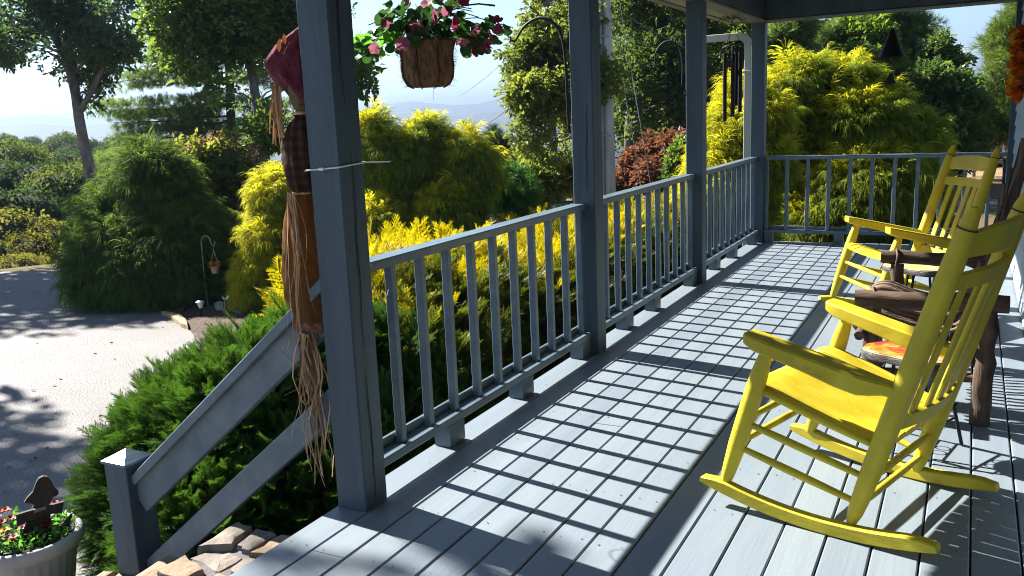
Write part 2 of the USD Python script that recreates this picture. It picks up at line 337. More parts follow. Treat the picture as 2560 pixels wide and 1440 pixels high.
t = thing('stair_railing', 'sloping blue-grey stair hand rail of two boards between the scarecrow post and the newel', 'railing', (-.7, 2.57, .3))
m = MB(); m.bar((-.142, 2.57, .872), (-1.325, 2.57, -.095), .092, .040); part('cap_rail', m, paint_rail, t)
m = MB(); m.bar((-.142, 2.57, .772), (-1.325, 2.57, -.195), .040, .130); part('side_board', m, paint_rail, t)
m = MB(); m.bar((-.142, 2.57, .412), (-1.322, 2.57, -.553), .042, .105); part('lower_rail', m, paint_rail, t)

stone_mats = [blotchy(f'stone_{i}', a, b, 7.0, .85, bump=.6, bscale=30., dist=.012, detail=8.) for i, (a, b) in enumerate([((.15, .105, .065), (.25, .185, .12)), ((.13, .11, .09), (.21, .175, .14)), ((.17, .12, .07), (.28, .21, .13)), ((.12, .10, .085), (.18, .155, .13))])]
mortar = blotchy('mortar', (.08, .074, .08), (.13, .12, .125), 14.0, .95, bump=.7, bscale=60., dist=.01)
steps = thing('stone_steps', 'flagstone steps with rough mortar joints going down beside the porch floor', 'steps', (-.6, 2.0, -.5))
treads = [(-.185, -.62, -.165), (-.62, -1.06, -.37), (-1.06, -1.50, -.55), (-1.50, -2.0, -.74)]
def rough_slab(poly, z, t, seed, tilt=.02):
    """An irregular flagstone: outline poly, worn top at z, thickness t."""
    g = np.random.default_rng(seed); poly = np.asarray(poly, float); c = poly.mean(0); out = []
    for i in range(len(poly)):
        a, b = poly[i], poly[(i + 1) % len(poly)]
        for s in (0, .33, .67): out.append(a + (b - a) * s + g.normal(0, .006, 2))
    out = np.array(out); n = len(out); tx, ty = g.uniform(-tilt, tilt, 2)
    def lay(k, zz, j): q = c + (out - c) * k; return np.column_stack([q, zz + tx * (q[:, 0] - c[0]) + ty * (q[:, 1] - c[1]) + g.normal(0, j, n)])
    L = [lay(1.0, z - t, .002), lay(1.0, z - .014, .003), lay(.95, z - .004, .0015), lay(.6, z, .0015), lay(.25, z + .001, .001)]
    v = np.vstack(L + [[c[0], c[1], z]]); f = []
    for r in range(4):
        for i in range(n): f.append((r * n + i, r * n + (i + 1) % n, (r + 1) * n + (i + 1) % n, (r + 1) * n + i))
    f = [x for q in f for x in ((q[0], q[1], q[2]), (q[0], q[2], q[3]))] + [(4 * n + i, 4 * n + (i + 1) % n, 5 * n) for i in range(n)]
    return (v, np.array(f))
from scipy.spatial import Voronoi
from shapely.geometry import Polygon, box as sbox
gs = np.random.default_rng(21); sid = 0
mb = MB()
for xa, xb, z in treads:
    mb.box((xb - .03, .9, -1.2), (xa - .004, 2.47, z - .018), .02)
    pts = np.column_stack([gs.uniform(xb - .1, xa + .1, 38), gs.uniform(.6, 2.8, 38)])
    for _ in range(6):                                             # spread the stones evenly
        vor = Voronoi(np.vstack([pts, [(xb - 3, 2), (xa + 3, 2), (-.5, -3), (-.5, 7)]])); new = pts.copy()
        for i in range(len(pts)):
            r = vor.regions[vor.point_region[i]]
            if r and -1 not in r:
                pg = Polygon(vor.vertices[r]).intersection(sbox(xb - .02, .9, xa - .004, 2.46))
                if not pg.is_empty: new[i] = np.array(pg.centroid.coords[0])
        pts = new
    for i in range(len(pts)):
        r = vor.regions[vor.point_region[i]]
        if not r or -1 in r: continue
        pg = Polygon(vor.vertices[r]).intersection(sbox(xb - .045, .9, xa - .008, 2.50)).buffer(-.013).simplify(.012)
        if pg.is_empty or pg.geom_type != 'Polygon' or pg.area < .004: continue
        sid += 1; part('stone', rough_slab(np.array(pg.exterior.coords)[:-1], z + gs.uniform(-.012, .014), .05, sid), stone_mats[int(gs.integers(4))], steps, 35)
part('mortar_bed', mb, mortar, steps)
# ------------------------------------------------------------------ yellow rocking chairs
yellow = M('yellow_paint', {'g': ('geometry', {}), 't': ('texture_coordinate', {}), 'n': ('noise_texture', {'scale': 7., 'detail': 6.}), 'n2': ('noise_texture', {'scale': 2.6, 'detail': 9., 'roughness': .75}), 'n3': ('noise_texture', {'scale': 85., 'detail': 4.}), 'm': ('mapping', {'mapping_type': 'point', 'scale': (.25, 1., 1.)}),
    'r': ('rgb_ramp', {'ramp': [(0, (.34, .255, .008)), (.4, (.42, .33, .010)), (.65, (.50, .41, .014))]}), 'r2': ('rgb_ramp', {'ramp': [(0, (.38, .36, .30)), (.30, (.62, .58, .50)), (.40, (1, 1, 1)), (1, (1, 1, 1))]}), 'mx': ('mix_color', {'blend_type': 'multiply', 'fac': 1.}),
    'rr': ('map_range', {'from_min': .3, 'from_max': .7, 'to_min': .42, 'to_max': .7}), 'b': ('bump', {'strength': .3, 'distance': .003}), 'p': ('principled_bsdf', {'specular_ior_level': .45})},
    [('g.position', 'n.vector'), ('g.position', 'n2.vector'), ('t.object', 'm.vector'), ('m.vector', 'n3.vector'), ('n.fac', 'r.fac'), ('n2.fac', 'r2.fac'), ('r.color', 'mx.a'), ('r2.color', 'mx.b'), ('mx.result', 'p.base_color'), ('n.fac', 'rr.value'), ('rr.result', 'p.roughness'), ('n3.fac', 'b.height'), ('b.normal', 'p.normal')])
groove_mat = plain('dark_groove', (.02, .018, .012), .8)
def rocking_chair(label, loc, rz):
    t = thing('rocking_chair', label, 'rocking chair', loc, rz, group='yellow rocking chairs')
    for s in (1, -1):
        F = np.linspace(.485, -.345, 19); L = s * (.352 + (.300 - .352) * (.485 - F) / .83); R = 1.58; m = MB()
        zb = F ** 2 / (2 * R); hh = .048 * np.ones(19); hh[0] = .024; hh[1] = .04; hh[-1] = .026; hh[-2] = .042
        V = []
        for i in range(19):
            n = unit([-F[i] / R, 0, 1]); w = .021; c = .005
            for x, y in ((-w + c, 0), (w - c, 0), (w, c), (w, hh[i] - c), (w - c, hh[i]), (-w + c, hh[i]), (-w, hh[i] - c), (-w, c)):
                V.append(np.array([F[i], L[i] + x, zb[i] + .001]) + n * y)
        f = [(i * 8 + j, i * 8 + (j + 1) % 8, i * 8 + 8 + (j + 1) % 8, i * 8 + 8 + j) for i in range(18) for j in range(8)]
        m.add(V, f); m.add(V[:8], [(0, j + 1, j) for j in range(1, 7)]); m.add(V[-8:], [(0, j, j + 1) for j in range(1, 7)])
        part('rocker', m, yellow, t, 35)
    post = {}
    for s in (1, -1):
        a, b = np.array([.395, s * .338, .085]), np.array([.237, s * .325, .622]); k = np.linspace(0, 1, 15)
        r = np.interp(k, [0, .03, .12, .3, .62, .82, .90, .97, 1], [.017, .022, .027, .033, .034, .031, .026, .02, .019])
        m = MB(); m.tube(a + k[:, None] * (b - a), r, 14); part('front_leg', m, yellow, t, 50)
        a, b = np.array([-.058, s * .290, .045]), np.array([-.384, s * .265, 1.125]); k = np.linspace(0, 1, 26)
        r = np.interp(k, [0, .02, .08, .2, .5, .85, .925, .96, .985, 1], [.016, .024, .029, .034, .036, .033, .029, .025, .021, .012])
        pts = a + k[:, None] * (b - a); m = MB(); m.tube(pts, r, 14); pp = part('back_post', m, yellow, t, 50); post[s] = lambda z, a=a, b=b: a + (z - a[2]) / (b[2] - a[2]) * (b - a)
        c = post[s](1.062); d = unit(b - a); m = MB(); m.tube([c - d * .0022, c + d * .0022], .0306, 14); part('groove', m, groove_mat, pp)
        # arm: paddle outline, thick board let into the back post
        k = np.linspace(0, 1, 16); top = np.array([.315, s * .318, .668]) + k[:, None] * (np.array([-.222, s * .278, .545]) - np.array([.315, s * .318, .668]))
        wo = np.interp(k, [0, .03, .3, .6, .78, .9, 1], [.040, .050, .052, .056, .050, .026, .022]); wi = np.interp(k, [0, .03, .3, .6, .8, 1], [.036, .046, .046, .044, .030, .022])
        th = np.interp(k, [0, .04, .4, .62, .74, .86, 1], [.040, .050, .056, .066, .066, .044, .038])
        V = []; c = .007
        for i in range(16):
            x, y, z = top[i]; o, q, hh = s * wo[i], -s * wi[i], th[i]
            V += [(x, y + q, z - hh + c), (x, y + q + s * c, z - hh), (x, y + o - s * c, z - hh), (x, y + o, z - hh + c), (x, y + o, z - c), (x, y + o - s * c, z), (x, y + q + s * c, z), (x, y + q, z - c)]
        f = [(i * 8 + j, i * 8 + (j + 1) % 8, i * 8 + 8 + (j + 1) % 8, i * 8 + 8 + j)[::s] for i in range(15) for j in range(8)]
        m = MB(); m.add(V, f); m.add(V[:8], [(0, j + 1, j)[::s] for j in range(1, 7)]); m.add(V[-8:], [(0, j, j + 1)[::s] for j in range(1, 7)])
        part('arm', m, yellow, t, 35)
    zc = lambda F: np.interp(F, [-.16, -.05, .1, .22, .29, .335], [.352, .378, .428, .472, .488, .476])
    edge = lambda F: np.interp(F, [-.16, .33], [.250, .300]); ns = 7
    for i in range(ns):
        m = MB(); F = np.linspace(-.16, .335, 12); V = []
        for x in F:
            w = 2 * edge(x) / ns; l0, l1 = -edge(x) + w * i + .0022, -edge(x) + w * (i + 1) - .0022
            sad = .012 * (1 - ((l0 + l1) / 2 / edge(x)) ** 2); z = zc(x) - sad
            V += [(x, l0, z - .020), (x, l1, z - .020), (x, l1, z - .005), (x, l1 - .005, z), (x, l0 + .005, z), (x, l0, z - .005)]
        f = [(a * 6 + j, a * 6 + 6 + j, a * 6 + 6 + (j + 1) % 6, a * 6 + (j + 1) % 6) for a in range(11) for j in range(6)]
        m.add(V, f); m.add(V[:6], [(0, j, j + 1) for j in range(1, 5)]); m.add(V[-6:], [(0, j + 1, j) for j in range(1, 5)]); part('seat_slat', m, yellow, t, 30)
    for s in (1, -1):
        for a, b, r in (((.275, s * .318, .462), (-.120, s * .283, .338), .015), ((.322, s * .332, .335), (-.090, s * .287, .222), .013), ((.350, s * .335, .238), (-.062, s * .289, .128), .013)):
            a, b = np.array(a), np.array(b); k = np.linspace(0, 1, 7)[:, None]; m = MB(); m.tube(a + k * (b - a), r * np.array([.8, .95, 1.05, 1.1, 1.05, .95, .8]), 10); part('side_rung', m, yellow, t, 50)
    for F, z in ((.285, .45), (.318, .345), (.350, .245)):
        m = MB(); m.tube([(F, -.33, z), (F, -.1, z), (F, .1, z), (F, .33, z)], [.011, .014, .014, .011], 10); part('front_rung', m, yellow, t, 50)
    for z in (.205, .11):
        a, b = post[1](z), post[-1](z); k = np.linspace(0, 1, 5)[:, None]; m = MB(); m.tube(a + k * (b - a), [.010, .013, .013, .013, .010], 10); part('rear_rung', m, yellow, t, 50)
    def cross(z0, z1, bow, thick, arch, name):
        m = MB(); k = np.linspace(0, 1, 15); V = []
        for x in k:
            q = 4 * x * (1 - x); lo, hi = post[1](z0) * (1 - x) + post[-1](z0) * x, post[1](z1) * (1 - x) + post[-1](z1) * x
            hi = hi + np.array([-.34 * arch * q * .3, 0, arch * q]); off = np.array([-bow * q, 0, 0]); tt = np.array([thick / 2, 0, .3 * thick / 2])
            V += [lo + off + tt, lo + off - tt, hi + off - tt, hi + off + tt]
        f = [(i * 4 + j, i * 4 + (j + 1) % 4, i * 4 + 4 + (j + 1) % 4, i * 4 + 4 + j) for i in range(14) for j in range(4)]
        m.add(V, f); part(name, m, yellow, t, 40)
    cross(.972, 1.042, .055, .018, .022, 'head_rail'); cross(.868, .914, .055, .018, .006, 'middle_rail'); cross(.395, .445, .045, .026, .0, 'lower_rail')
    for i in range(5):
        x = .17 + .165 * i; q = 4 * x * (1 - x); lo = post[1](.435) * (1 - x) + post[-1](.435) * x - np.array([.045 * q, 0, 0]); hi = post[1](.878) * (1 - x) + post[-1](.878) * x - np.array([.055 * q, 0, 0])
        m = MB(); m.bar(lo, hi, .050, .011, (1, 0, .3), .002); part('back_slat', m, yellow, t)
    return t
rocking_chair('nearest yellow wooden rocking chair seen from behind', (1.691, 3.273, .001), 2.844)
rocking_chair('yellow rocking chair facing the camera near the far railing', (1.64, 6.387, .001), 3.643)

# ------------------------------------------------------------------ rustic log chair between them
def barky(name, stretch, a=(.032, .020, .013), b=(.13, .08, .05)): return blotchy(name, a, b, 26.0, .85, stretch, .8, 50., .008, detail=8., lo=.38, hi=.66)
log_x, log_z = barky('log_along', (.12, 1, 1)), barky('log_upright', (1, 1, .12))
slab_mat = barky('weathered_slab', (1, 1, .06), (.018, .012, .009), (.085, .055, .038))
end_mat = blotchy('sawn_end', (.14, .085, .05), (.26, .17, .11), 60., .9)
twig_mat = barky('bent_twig', (.15, 1, 1), (.07, .045, .03), (.21, .14, .095))
t = thing('log_chair', 'rustic dark log chair with bent twig seat and tall bark back, between the rocking chairs', 'chair', (1.8, 4.8, 0))
def log(p0, p1, r0, r1, name, mat, seed, parent=None, sides=14):
    k = np.linspace(0, 1, 12); g = np.random.default_rng(seed); p = np.asarray(p0, float) + k[:, None] * (np.asarray(p1, float) - np.asarray(p0, float)); p[1:-1] += g.normal(0, .004, (10, 3))
    m = MB(); m.tube(p, r0 + (r1 - r0) * k, sides, True, .16, seed); return part(name, m, mat, parent or t, 40)
log((1.515, 4.275, .548), (2.140, 4.29, .556), .043, .039, 'arm', log_x, 1); log((1.540, 5.30, .588), (2.06, 5.30, .578), .038, .034, 'arm', log_x, 2)
log((1.60, 4.31, .0), (1.585, 4.31, .512), .043, .040, 'leg', log_z, 3); log((2.052, 4.31, .0), (2.06, 4.31, .522), .043, .040, 'leg', log_z, 4)
log((1.625, 5.28, .0), (1.625, 5.28, .552), .037, .034, 'leg', log_z, 5); log((2.03, 5.29, .0), (2.04, 5.29, .548), .038, .034, 'leg', log_z, 6)
log((1.545, 4.20, .395), (1.545, 5.36, .405), .021, .019, 'front_pole', log_x, 7); log((2.0, 4.22, .36), (2.0, 5.36, .36), .021, .019, 'rear_pole', log_x, 8)
log((1.62, 4.335, .20), (2.03, 4.335, .205), .023, .021, 'lower_rail', log_x, 9); log((1.64, 5.26, .22), (2.02, 5.26, .22), .022, .02, 'lower_rail', log_x, 10)
log((1.60, 4.33, .17), (1.62, 5.27, .18), .022, .02, 'lower_rail', log_x, 11)
g = np.random.default_rng(5)
for i in range(17):
    y = 4.385 + i * .053 + g.normal(0, .004); dz = g.normal(0, .006)
    p = smoothpath([(1.530, y, .375 + dz), (1.505, y, .425 + dz), (1.555, y, .462 + dz), (1.66, y + g.normal(0, .006), .440 + dz), (1.80, y + g.normal(0, .006), .405 + dz), (1.93, y, .415 + dz), (2.0, y, .50 + dz), (2.035, y, .60 + dz)], 22)
    m = MB(); m.tube(p, .0115 + g.uniform(-.002, .002), 7, True, .12, i); part('seat_twig', m, twig_mat, t, 50)
for i in range(7):                                                  # ragged bark slabs of the back
    y = 4.45 + i * .118; w = .11; zt = [1.26, 1.12, 1.24, .98, 1.10, .90, 1.0][i]; x0 = 2.005 + g.normal(0, .008); x1 = x0 + .165 * (zt - .30) / .95
    n = 9; k = np.linspace(0, 1, n); V = []
    for q in k:
        c = np.array([x0 + (x1 - x0) * q, y, .30 + (zt - .30) * q]); d = g.normal(0, .006, 4); th = .026 * (1 - .3 * q)
        ww = w / 2 * (1 - .25 * q * g.random())
        V += [c + (-th + d[0], -ww, 0), c + (th + d[1], -ww + d[2] * .5, g.normal(0, .006)), c + (th + d[1], ww, g.normal(0, .006)), c + (-th + d[3], ww, 0)]
    f = [(a * 4 + j, a * 4 + (j + 1) % 4, a * 4 + 4 + (j + 1) % 4, a * 4 + 4 + j) for a in range(n - 1) for j in range(4)]
    m = MB(); m.add(V, f); m.add(V[-4:], [(0, 1, 2), (0, 2, 3)]); part('back_slab', m, slab_mat, t)
for x, w, zt, y in ((1.955, .10, .42, 4.40), (1.86, .085, .40, 4.405)):
    m = MB(); m.bar((x - .02, y, .215), (x + .01, y + .01, zt), w, .022, (0, 1, 0), .006); part('side_slab', m, slab_mat, t)
for i, (x, y, z, r) in enumerate(((1.595, 4.30, .553, .046), (1.622, 5.29, .588, .042))):                # binding straps
    a = np.linspace(0, 2 * PI, 19); m = MB(); m.tube(np.stack([np.full(19, x) + .004 * np.sin(3 * a), y + r * np.cos(a), z - .018 + 1.45 * r * np.sin(a)], 1), .006, 6, False); part('binding', m, twig_mat, t, True)

# ------------------------------------------------------------------ little side tables
top_mat = M('painted_table_top', {'g': ('geometry', {}), 'n': ('noise_texture', {'scale': 9., 'detail': 5., 'distortion': 1.2}),
    'r': ('rgb_ramp', {'ramp': [(0, (.20, .02, .01)), (.42, (.30, .045, .012)), (.48, (.42, .14, .02)), (.56, (.45, .24, .035)), (.64, (.36, .30, .13)), (.72, (.20, .17, .24)), (1, (.17, .16, .24))]}),
    'p': ('principled_bsdf', {'roughness': .35})}, [('g.position', 'n.vector'), ('n.fac', 'r.fac'), ('r.color', 'p.base_color')])
top_mat2 = M('painted_table_top_ochre', {'g': ('geometry', {}), 'n': ('noise_texture', {'scale': 8., 'detail': 5., 'distortion': 1.}),
    'r': ('rgb_ramp', {'ramp': [(0, (.50, .26, .04)), (.45, (.60, .38, .09)), (.55, (.45, .34, .20)), (.65, (.30, .24, .30)), (1, (.5, .35, .1))]}),
    'p': ('principled_bsdf', {'roughness': .35})}, [('g.position', 'n.vector'), ('n.fac', 'r.fac'), ('r.color', 'p.base_color')])
rim_mat = blotchy('cream_rim', (.15, .13, .07), (.24, .22, .13), 30., .5)
apron_mat = blotchy('striped_slate_edge', (.015, .015, .016), (.09, .085, .075), 40., .6, (1, 1, 5), .6, 80., .004, lo=.45, hi=.55)
def side_table(label, c, z, rot, topm, size, feet):
    t = thing('side_table', label, 'table', (c[0], c[1], 0))
    a = np.linspace(0, 2 * PI, 61)[:-1]; r = size * (1 + .16 * np.cos(3 * (a - rot)))
    ring = lambda k, zz: np.column_stack([c[0] + k * r * np.cos(a), c[1] + k * r * np.sin(a), np.full(60, zz)])
    def disc(k, z0, z1, name, mat):
        m = MB(); V = np.vstack([ring(k - .02, z0), ring(k, z0 + .004), ring(k, z1 - .004), ring(k - .02, z1), [[c[0], c[1], z1], [c[0], c[1], z0]]]); n = 60; f = []
        for q in range(3): f += [(q * n + i, q * n + (i + 1) % n, (q + 1) * n + (i + 1) % n, (q + 1) * n + i) for i in range(n)]
        f = [x for q in f for x in ((q[0], q[1], q[2]), (q[0], q[2], q[3]))] + [(3 * n + i, 3 * n + (i + 1) % n, 4 * n) for i in range(n)] + [((i + 1) % n, i, 4 * n + 1) for i in range(n)]
        m.add(V, f); part(name, m, mat, t, 40)
    disc(1.0, z - .034, z - .006, 'edge_band', apron_mat); disc(.985, z - .0055, z, 'rim', rim_mat); disc(.962, z + .0004, z + .004, 'painted_top', topm)
    for i, f in enumerate(feet):
        f = np.array([*f, .008]); tp = np.array([c[0] + .55 * (f[0] - c[0]), c[1] + .55 * (f[1] - c[1]), z - .034])
        m = MB(); m.tube([tp, (tp + f) / 2, f], .0075, 8); part('leg', m, black_iron, t, 60)
    n = len(feet); m = MB(); lo = [np.array([c[0] + .86 * (f[0] - c[0]), c[1] + .86 * (f[1] - c[1]), .13]) for f in feet]
    for i in range(n):
        p, q = lo[i], lo[(i + 1) % n]; m.tube([p, (p + q) / 2, q], .005, 6)
        mid = (p + q) / 2; aa = np.linspace(0, 2 * PI * 1.3, 22); d = unit(q - p)
        for sg in (-1, 1): m.tube(np.array([mid + d * sg * (.03 + .022 * np.cos(x)) + np.array([0, 0, .028 + .022 * np.sin(x)]) for x in aa]), .003, 5, False)
    hi = [x + np.array([0, 0, .055]) for x in lo]
    for i in range(n): p, q = hi[i], hi[(i + 1) % n]; m.tube([p * .98 + q * .02, (p + q) / 2, q], .004, 6)
    part('scroll_brace', m, black_iron, t, 60)
side_table('small three-cornered table with orange painted top beside the nearest rocking chair', (1.80, 3.90), .425, PI, top_mat, .185, [(1.865, 3.74), (1.985, 3.99), (1.72, 4.09), (1.66, 3.82)])
side_table('small table with ochre top on thin black legs before the far rocking chair', (1.73, 5.74), .47, PI, top_mat2, .19, [(1.66, 5.60), (1.86, 5.68), (1.80, 5.90), (1.60, 5.86)])

# ------------------------------------------------------------------ scarecrow tied to the post
plaid = M('brown_plaid', {'g': ('geometry', {}), 'w1': ('wave_texture', {'wave_type': 'bands', 'bands_direction': 'z', 'scale': 9., 'distortion': 3.5, 'detail': 2.}), 'w2': ('wave_texture', {'wave_type': 'bands', 'bands_direction': 'x', 'scale': 9., 'distortion': 3.5, 'detail': 2.}),
    'mx': ('mix_float', {'fac': .5}), 'r': ('rgb_ramp', {'ramp': [(0, (.024, .013, .009)), (.45, (.034, .019, .012)), (.8, (.046, .026, .016)), (1, (.062, .036, .022))]}), 'n': ('noise_texture', {'scale': 350., 'detail': 2.}), 'b': ('bump', {'strength': .5, 'distance': .002}),
    'p': ('principled_bsdf', {'roughness': .95, 'specular_ior_level': .1})}, [('g.position', 'w1.vector'), ('g.position', 'w2.vector'), ('w1.fac', 'mx.a'), ('w2.fac', 'mx.b'), ('mx.result', 'r.fac'), ('g.position', 'n.vector'), ('n.fac', 'b.height'), ('b.normal', 'p.normal'), ('r.color', 'p.base_color')])
def weave(name, a, b, scale=130.):
    return M(name, {'g': ('geometry', {}), 'w1': ('wave_texture', {'wave_type': 'bands', 'bands_direction': 'z', 'scale': scale, 'distortion': 2., 'detail': 2.}), 'w2': ('wave_texture', {'wave_type': 'bands', 'bands_direction': 'x', 'scale': scale, 'distortion': 2., 'detail': 2.}),
        'mx': ('mix_float', {'fac': .5}), 'r': ('rgb_ramp', {'ramp': [(0, a), (.35, a), (.65, b), (1, b)]}), 'b': ('bump', {'strength': .8, 'distance': .003}), 'p': ('principled_bsdf', {'roughness': .95, 'specular_ior_level': .1}), 't': ('translucent_bsdf', {}), 'mm': ('mix_closure', {'fac': .35})},
        [('g.position', 'w1.vector'), ('g.position', 'w2.vector'), ('w1.fac', 'mx.a'), ('w2.fac', 'mx.b'), ('mx.result', 'r.fac'), ('mx.result', 'b.height'), ('b.normal', 'p.normal'), ('r.color', 'p.base_color'), ('r.color', 't.color'), ('p.BSDF', 'mm.closure1'), ('t.BSDF', 'mm.closure2')], 'mm.closure')
burlap = weave('burlap', (.13, .055, .017), (.34, .175, .06))
felt = blotchy('burgundy_felt', (.055, .006, .013), (.125, .016, .032), 20., .95, bump=.9, bscale=45., dist=.012)
muslin = weave('muslin', (.22, .19, .10), (.36, .31, .18), 200.)
raffia = blotchy('raffia', (.30, .17, .08), (.52, .34, .19), 40., .7, (1, 1, .1), .2)
scare = thing('scarecrow', 'cloth scarecrow in burgundy hat and burlap skirt tied to the porch post', 'scarecrow', (-.235, 2.575, .7))
def sack(rows, name, mat, fold=.05, nf=7, seed=0, sides=40):
    """rows: (z, centre x, radius x, radius y)."""
    rows = np.array(rows, float); zz = np.linspace(rows[0, 0], rows[-1, 0], 34); rr = [np.interp(zz, rows[::int(np.sign(rows[-1, 0] - rows[0, 0])), 0], rows[::int(np.sign(rows[-1, 0] - rows[0, 0])), k]) for k in (1, 2, 3)]
    from scipy.ndimage import gaussian_filter1d
    rr = [gaussian_filter1d(r, 1.6, mode='nearest') for r in rr]; a = np.arange(sides) * 2 * PI / sides; g = np.random.default_rng(seed); ph = g.uniform(0, 6, 4)
    V = []
    for i, z in enumerate(zz):
        w = 1 + fold * (np.sin(nf * a + ph[0] + 1.5 * np.sin(z * 9)) + .5 * np.sin((nf + 4) * a + ph[1] + z * 7)) + .02 * np.sin(z * 60 + 3 * a)
        V.append(np.column_stack([rr[0][i] + rr[1][i] * w * np.cos(a), 2.575 + rr[2][i] * w * np.sin(a), np.full(sides, z)]))
    V = np.vstack(V); V[:, :2] += (.016 * (meshkit.fbm(V * (38, 38, 22), 3, seed) - .5))[:, None] * np.sign(V[:, :2] - np.array([-.24, 2.575])); f = [(i * sides + j, i * sides + (j + 1) % sides, (i + 1) * sides + (j + 1) % sides, (i + 1) * sides + j) for i in range(33) for j in range(sides)]
    m = MB(); m.add(V, f); return part(name, m, mat, scare, True)
sack([(1.485, -.21, .022, .022), (1.46, -.215, .045, .04), (1.40, -.222, .075, .055), (1.32, -.228, .082, .06), (1.24, -.232, .068, .055), (1.19, -.235, .035, .035)], 'torso', plaid, .05, 9, 1)
sack([(1.205, -.238, .035, .03), (1.16, -.25, .068, .048), (1.02, -.258, .088, .058), (.86, -.262, .102, .062), (.76, -.258, .092, .058), (.71, -.252, .084, .052)], 'skirt', burlap, .04, 6, 2)
sack([(.715, -.252, .086, .054), (.69, -.25, .086, .052), (.668, -.248, .074, .045), (.660, -.246, .03, .02)], 'hem', blotchy('red_plaid', (.09, .028, .02), (.24, .10, .06), 60., .95, (1, 1, 1), .3), .05, 9, 3)
sack([(1.62, -.205, .045, .045), (1.575, -.208, .050, .05), (1.53, -.208, .042, .042), (1.49, -.205, .024, .025)], 'head', muslin, .02, 5, 4)
# hat: slouching cone of cloth with a wide brim
g = np.random.default_rng(12); m = MB(); a = np.arange(36) * 2 * PI / 36; V = []
for k, (z, cx, rx, ry) in enumerate([(1.515, -.160, .030, .04), (1.55, -.176, .060, .055), (1.595, -.205, .082, .064), (1.62, -.232, .094, .07), (1.655, -.250, .098, .075), (1.69, -.242, .086, .07), (1.722, -.222, .066, .06), (1.75, -.20, .052, .05), (1.775, -.178, .034, .034), (1.795, -.160, .014, .014), (1.798, -.157, .002, .002)]):
    w = 1 + .09 * np.sin(4 * a + k * .9) + .06 * np.sin(9 * a - k * 1.3)
    V.append(np.column_stack([cx + rx * w * np.cos(a), 2.575 + ry * w * np.sin(a), z + .014 * np.sin(3 * a + .6) * min(1, rx * 9)]))
V = np.vstack(V); V += (.030 * (meshkit.fbm(V * 26, 3, 9) - .5))[:, None] * (V - V.mean(0)) / np.linalg.norm(V - V.mean(0), axis=1, keepdims=True); m.add(V, [(i * 36 + j, i * 36 + (j + 1) % 36, (i + 1) * 36 + (j + 1) % 36, (i + 1) * 36 + j) for i in range(10) for j in range(36)]); part('hat', m, felt, scare, True)
leafo = plain('orange_silk_leaf', (.62, .17, .01), .6)
def leaf_card(m, c, d, n, l, w):
    d, n = unit(d), unit(n); s = unit(np.cross(d, n)); n = np.cross(s, d); c = np.asarray(c, float)
    m.add([c, c + d * l * .35 + s * w * .5 + n * w * .12, c + d * l * .75 + s * w * .35, c + d * l - n * w * .1, c + d * l * .75 - s * w * .35, c + d * l * .35 - s * w * .5 + n * w * .12, c + d * l * .5], [(0, 6, 1), (1, 6, 2), (2, 6, 3), (3, 6, 4), (4, 6, 5), (5, 6, 0)])
m = MB(); leaf_card(m, (-.236, 2.508, 1.700), (.25, -.1, .9), (0, -1, .2), .05, .024); leaf_card(m, (-.215, 2.52, 1.725), (.1, -.2, .8), (0, -1, .2), .04, .022); part('hat_leaf', m, leafo, scare)
def strands(n, top, bottom, spread_t, spread_b, seed, w=.0035, wild=.02, vary=.35):
    g = np.random.default_rng(seed); m = MB(); top, bottom = np.array(top, float), np.array(bottom, float)
    for i in range(n):
        a = top + g.normal(0, 1, 3) * spread_t; k0 = 1 - vary * g.random(); b = top + (bottom - top) * k0 + g.normal(0, 1, 3) * spread_b; k = np.linspace(0, 1, 8)[:, None]
        p = a + k * (b - a) + np.sin(k * PI * g.uniform(.6, 2.2)) * g.normal(0, wild, 3) * np.array([1, 1, .3]); ww = w * g.uniform(.5, 1.6) * np.linspace(1, .5, 8)
        s = unit(np.cross(b - a, g.normal(0, 1, 3))); V = np.vstack([p + s * ww[:, None], p - s * ww[:, None]]); j = np.arange(7); m.add(V, np.stack([j, j + 1, j + 9, j + 8], 1))
    return m
part('raffia_tail', strands(46, (-.250, 2.53, .67), (-.238, 2.52, .06), np.array([.018, .012, .006]), np.array([.038, .028, .02]), 3, .0042, .03, .62), raffia, scare)
part('raffia_belt', strands(15, (-.250, 2.515, 1.195), (-.205, 2.485, .58), np.array([.012, .006, .006]), np.array([.030, .010, .05]), 4, .0024, .015, .5), raffia, scare)
part('raffia_hair', strands(20, (-.296, 2.55, 1.60), (-.315, 2.55, 1.36), np.array([.006, .006, .005]), np.array([.012, .012, .02]), 5, .0046, .006, .35), raffia, scare)
m = MB(); aa = np.linspace(0, 2 * PI, 15); m.tube(np.stack([-.212 + .03 * np.cos(aa), 2.575 + .03 * np.sin(aa), np.full(15, 1.487)], 1), .007, 6, False); part('tie', m, raffia, scare, True); m = MB(); m.tube(np.stack([-.236 + .04 * np.cos(aa), 2.575 + .038 * np.sin(aa), np.full(15, 1.198)], 1), .005, 6, False); part('tie', m, raffia, scare, True)
white_tie = plain('white_plastic', (.62, .62, .60), .4)
t = thing('cable_tie', 'white cable tie looped round the scarecrow post with its tail sticking out', 'cable tie', (-.07, 2.57, 1.3))
m = MB(); q = [(-.15, 2.492, 1.283), (-.145, 2.494, 1.285), (-.07, 2.4935, 1.289), (.002, 2.494, 1.294), (.0065, 2.50, 1.295), (.0065, 2.57, 1.299), (.006, 2.64, 1.302), (0, 2.646, 1.302), (-.07, 2.647, 1.298), (-.14, 2.646, 1.29), (-.148, 2.57, 1.286), (-.15, 2.492, 1.283)]
m.tube(q, .0030, 6, False); part('strap', m, white_tie, t)
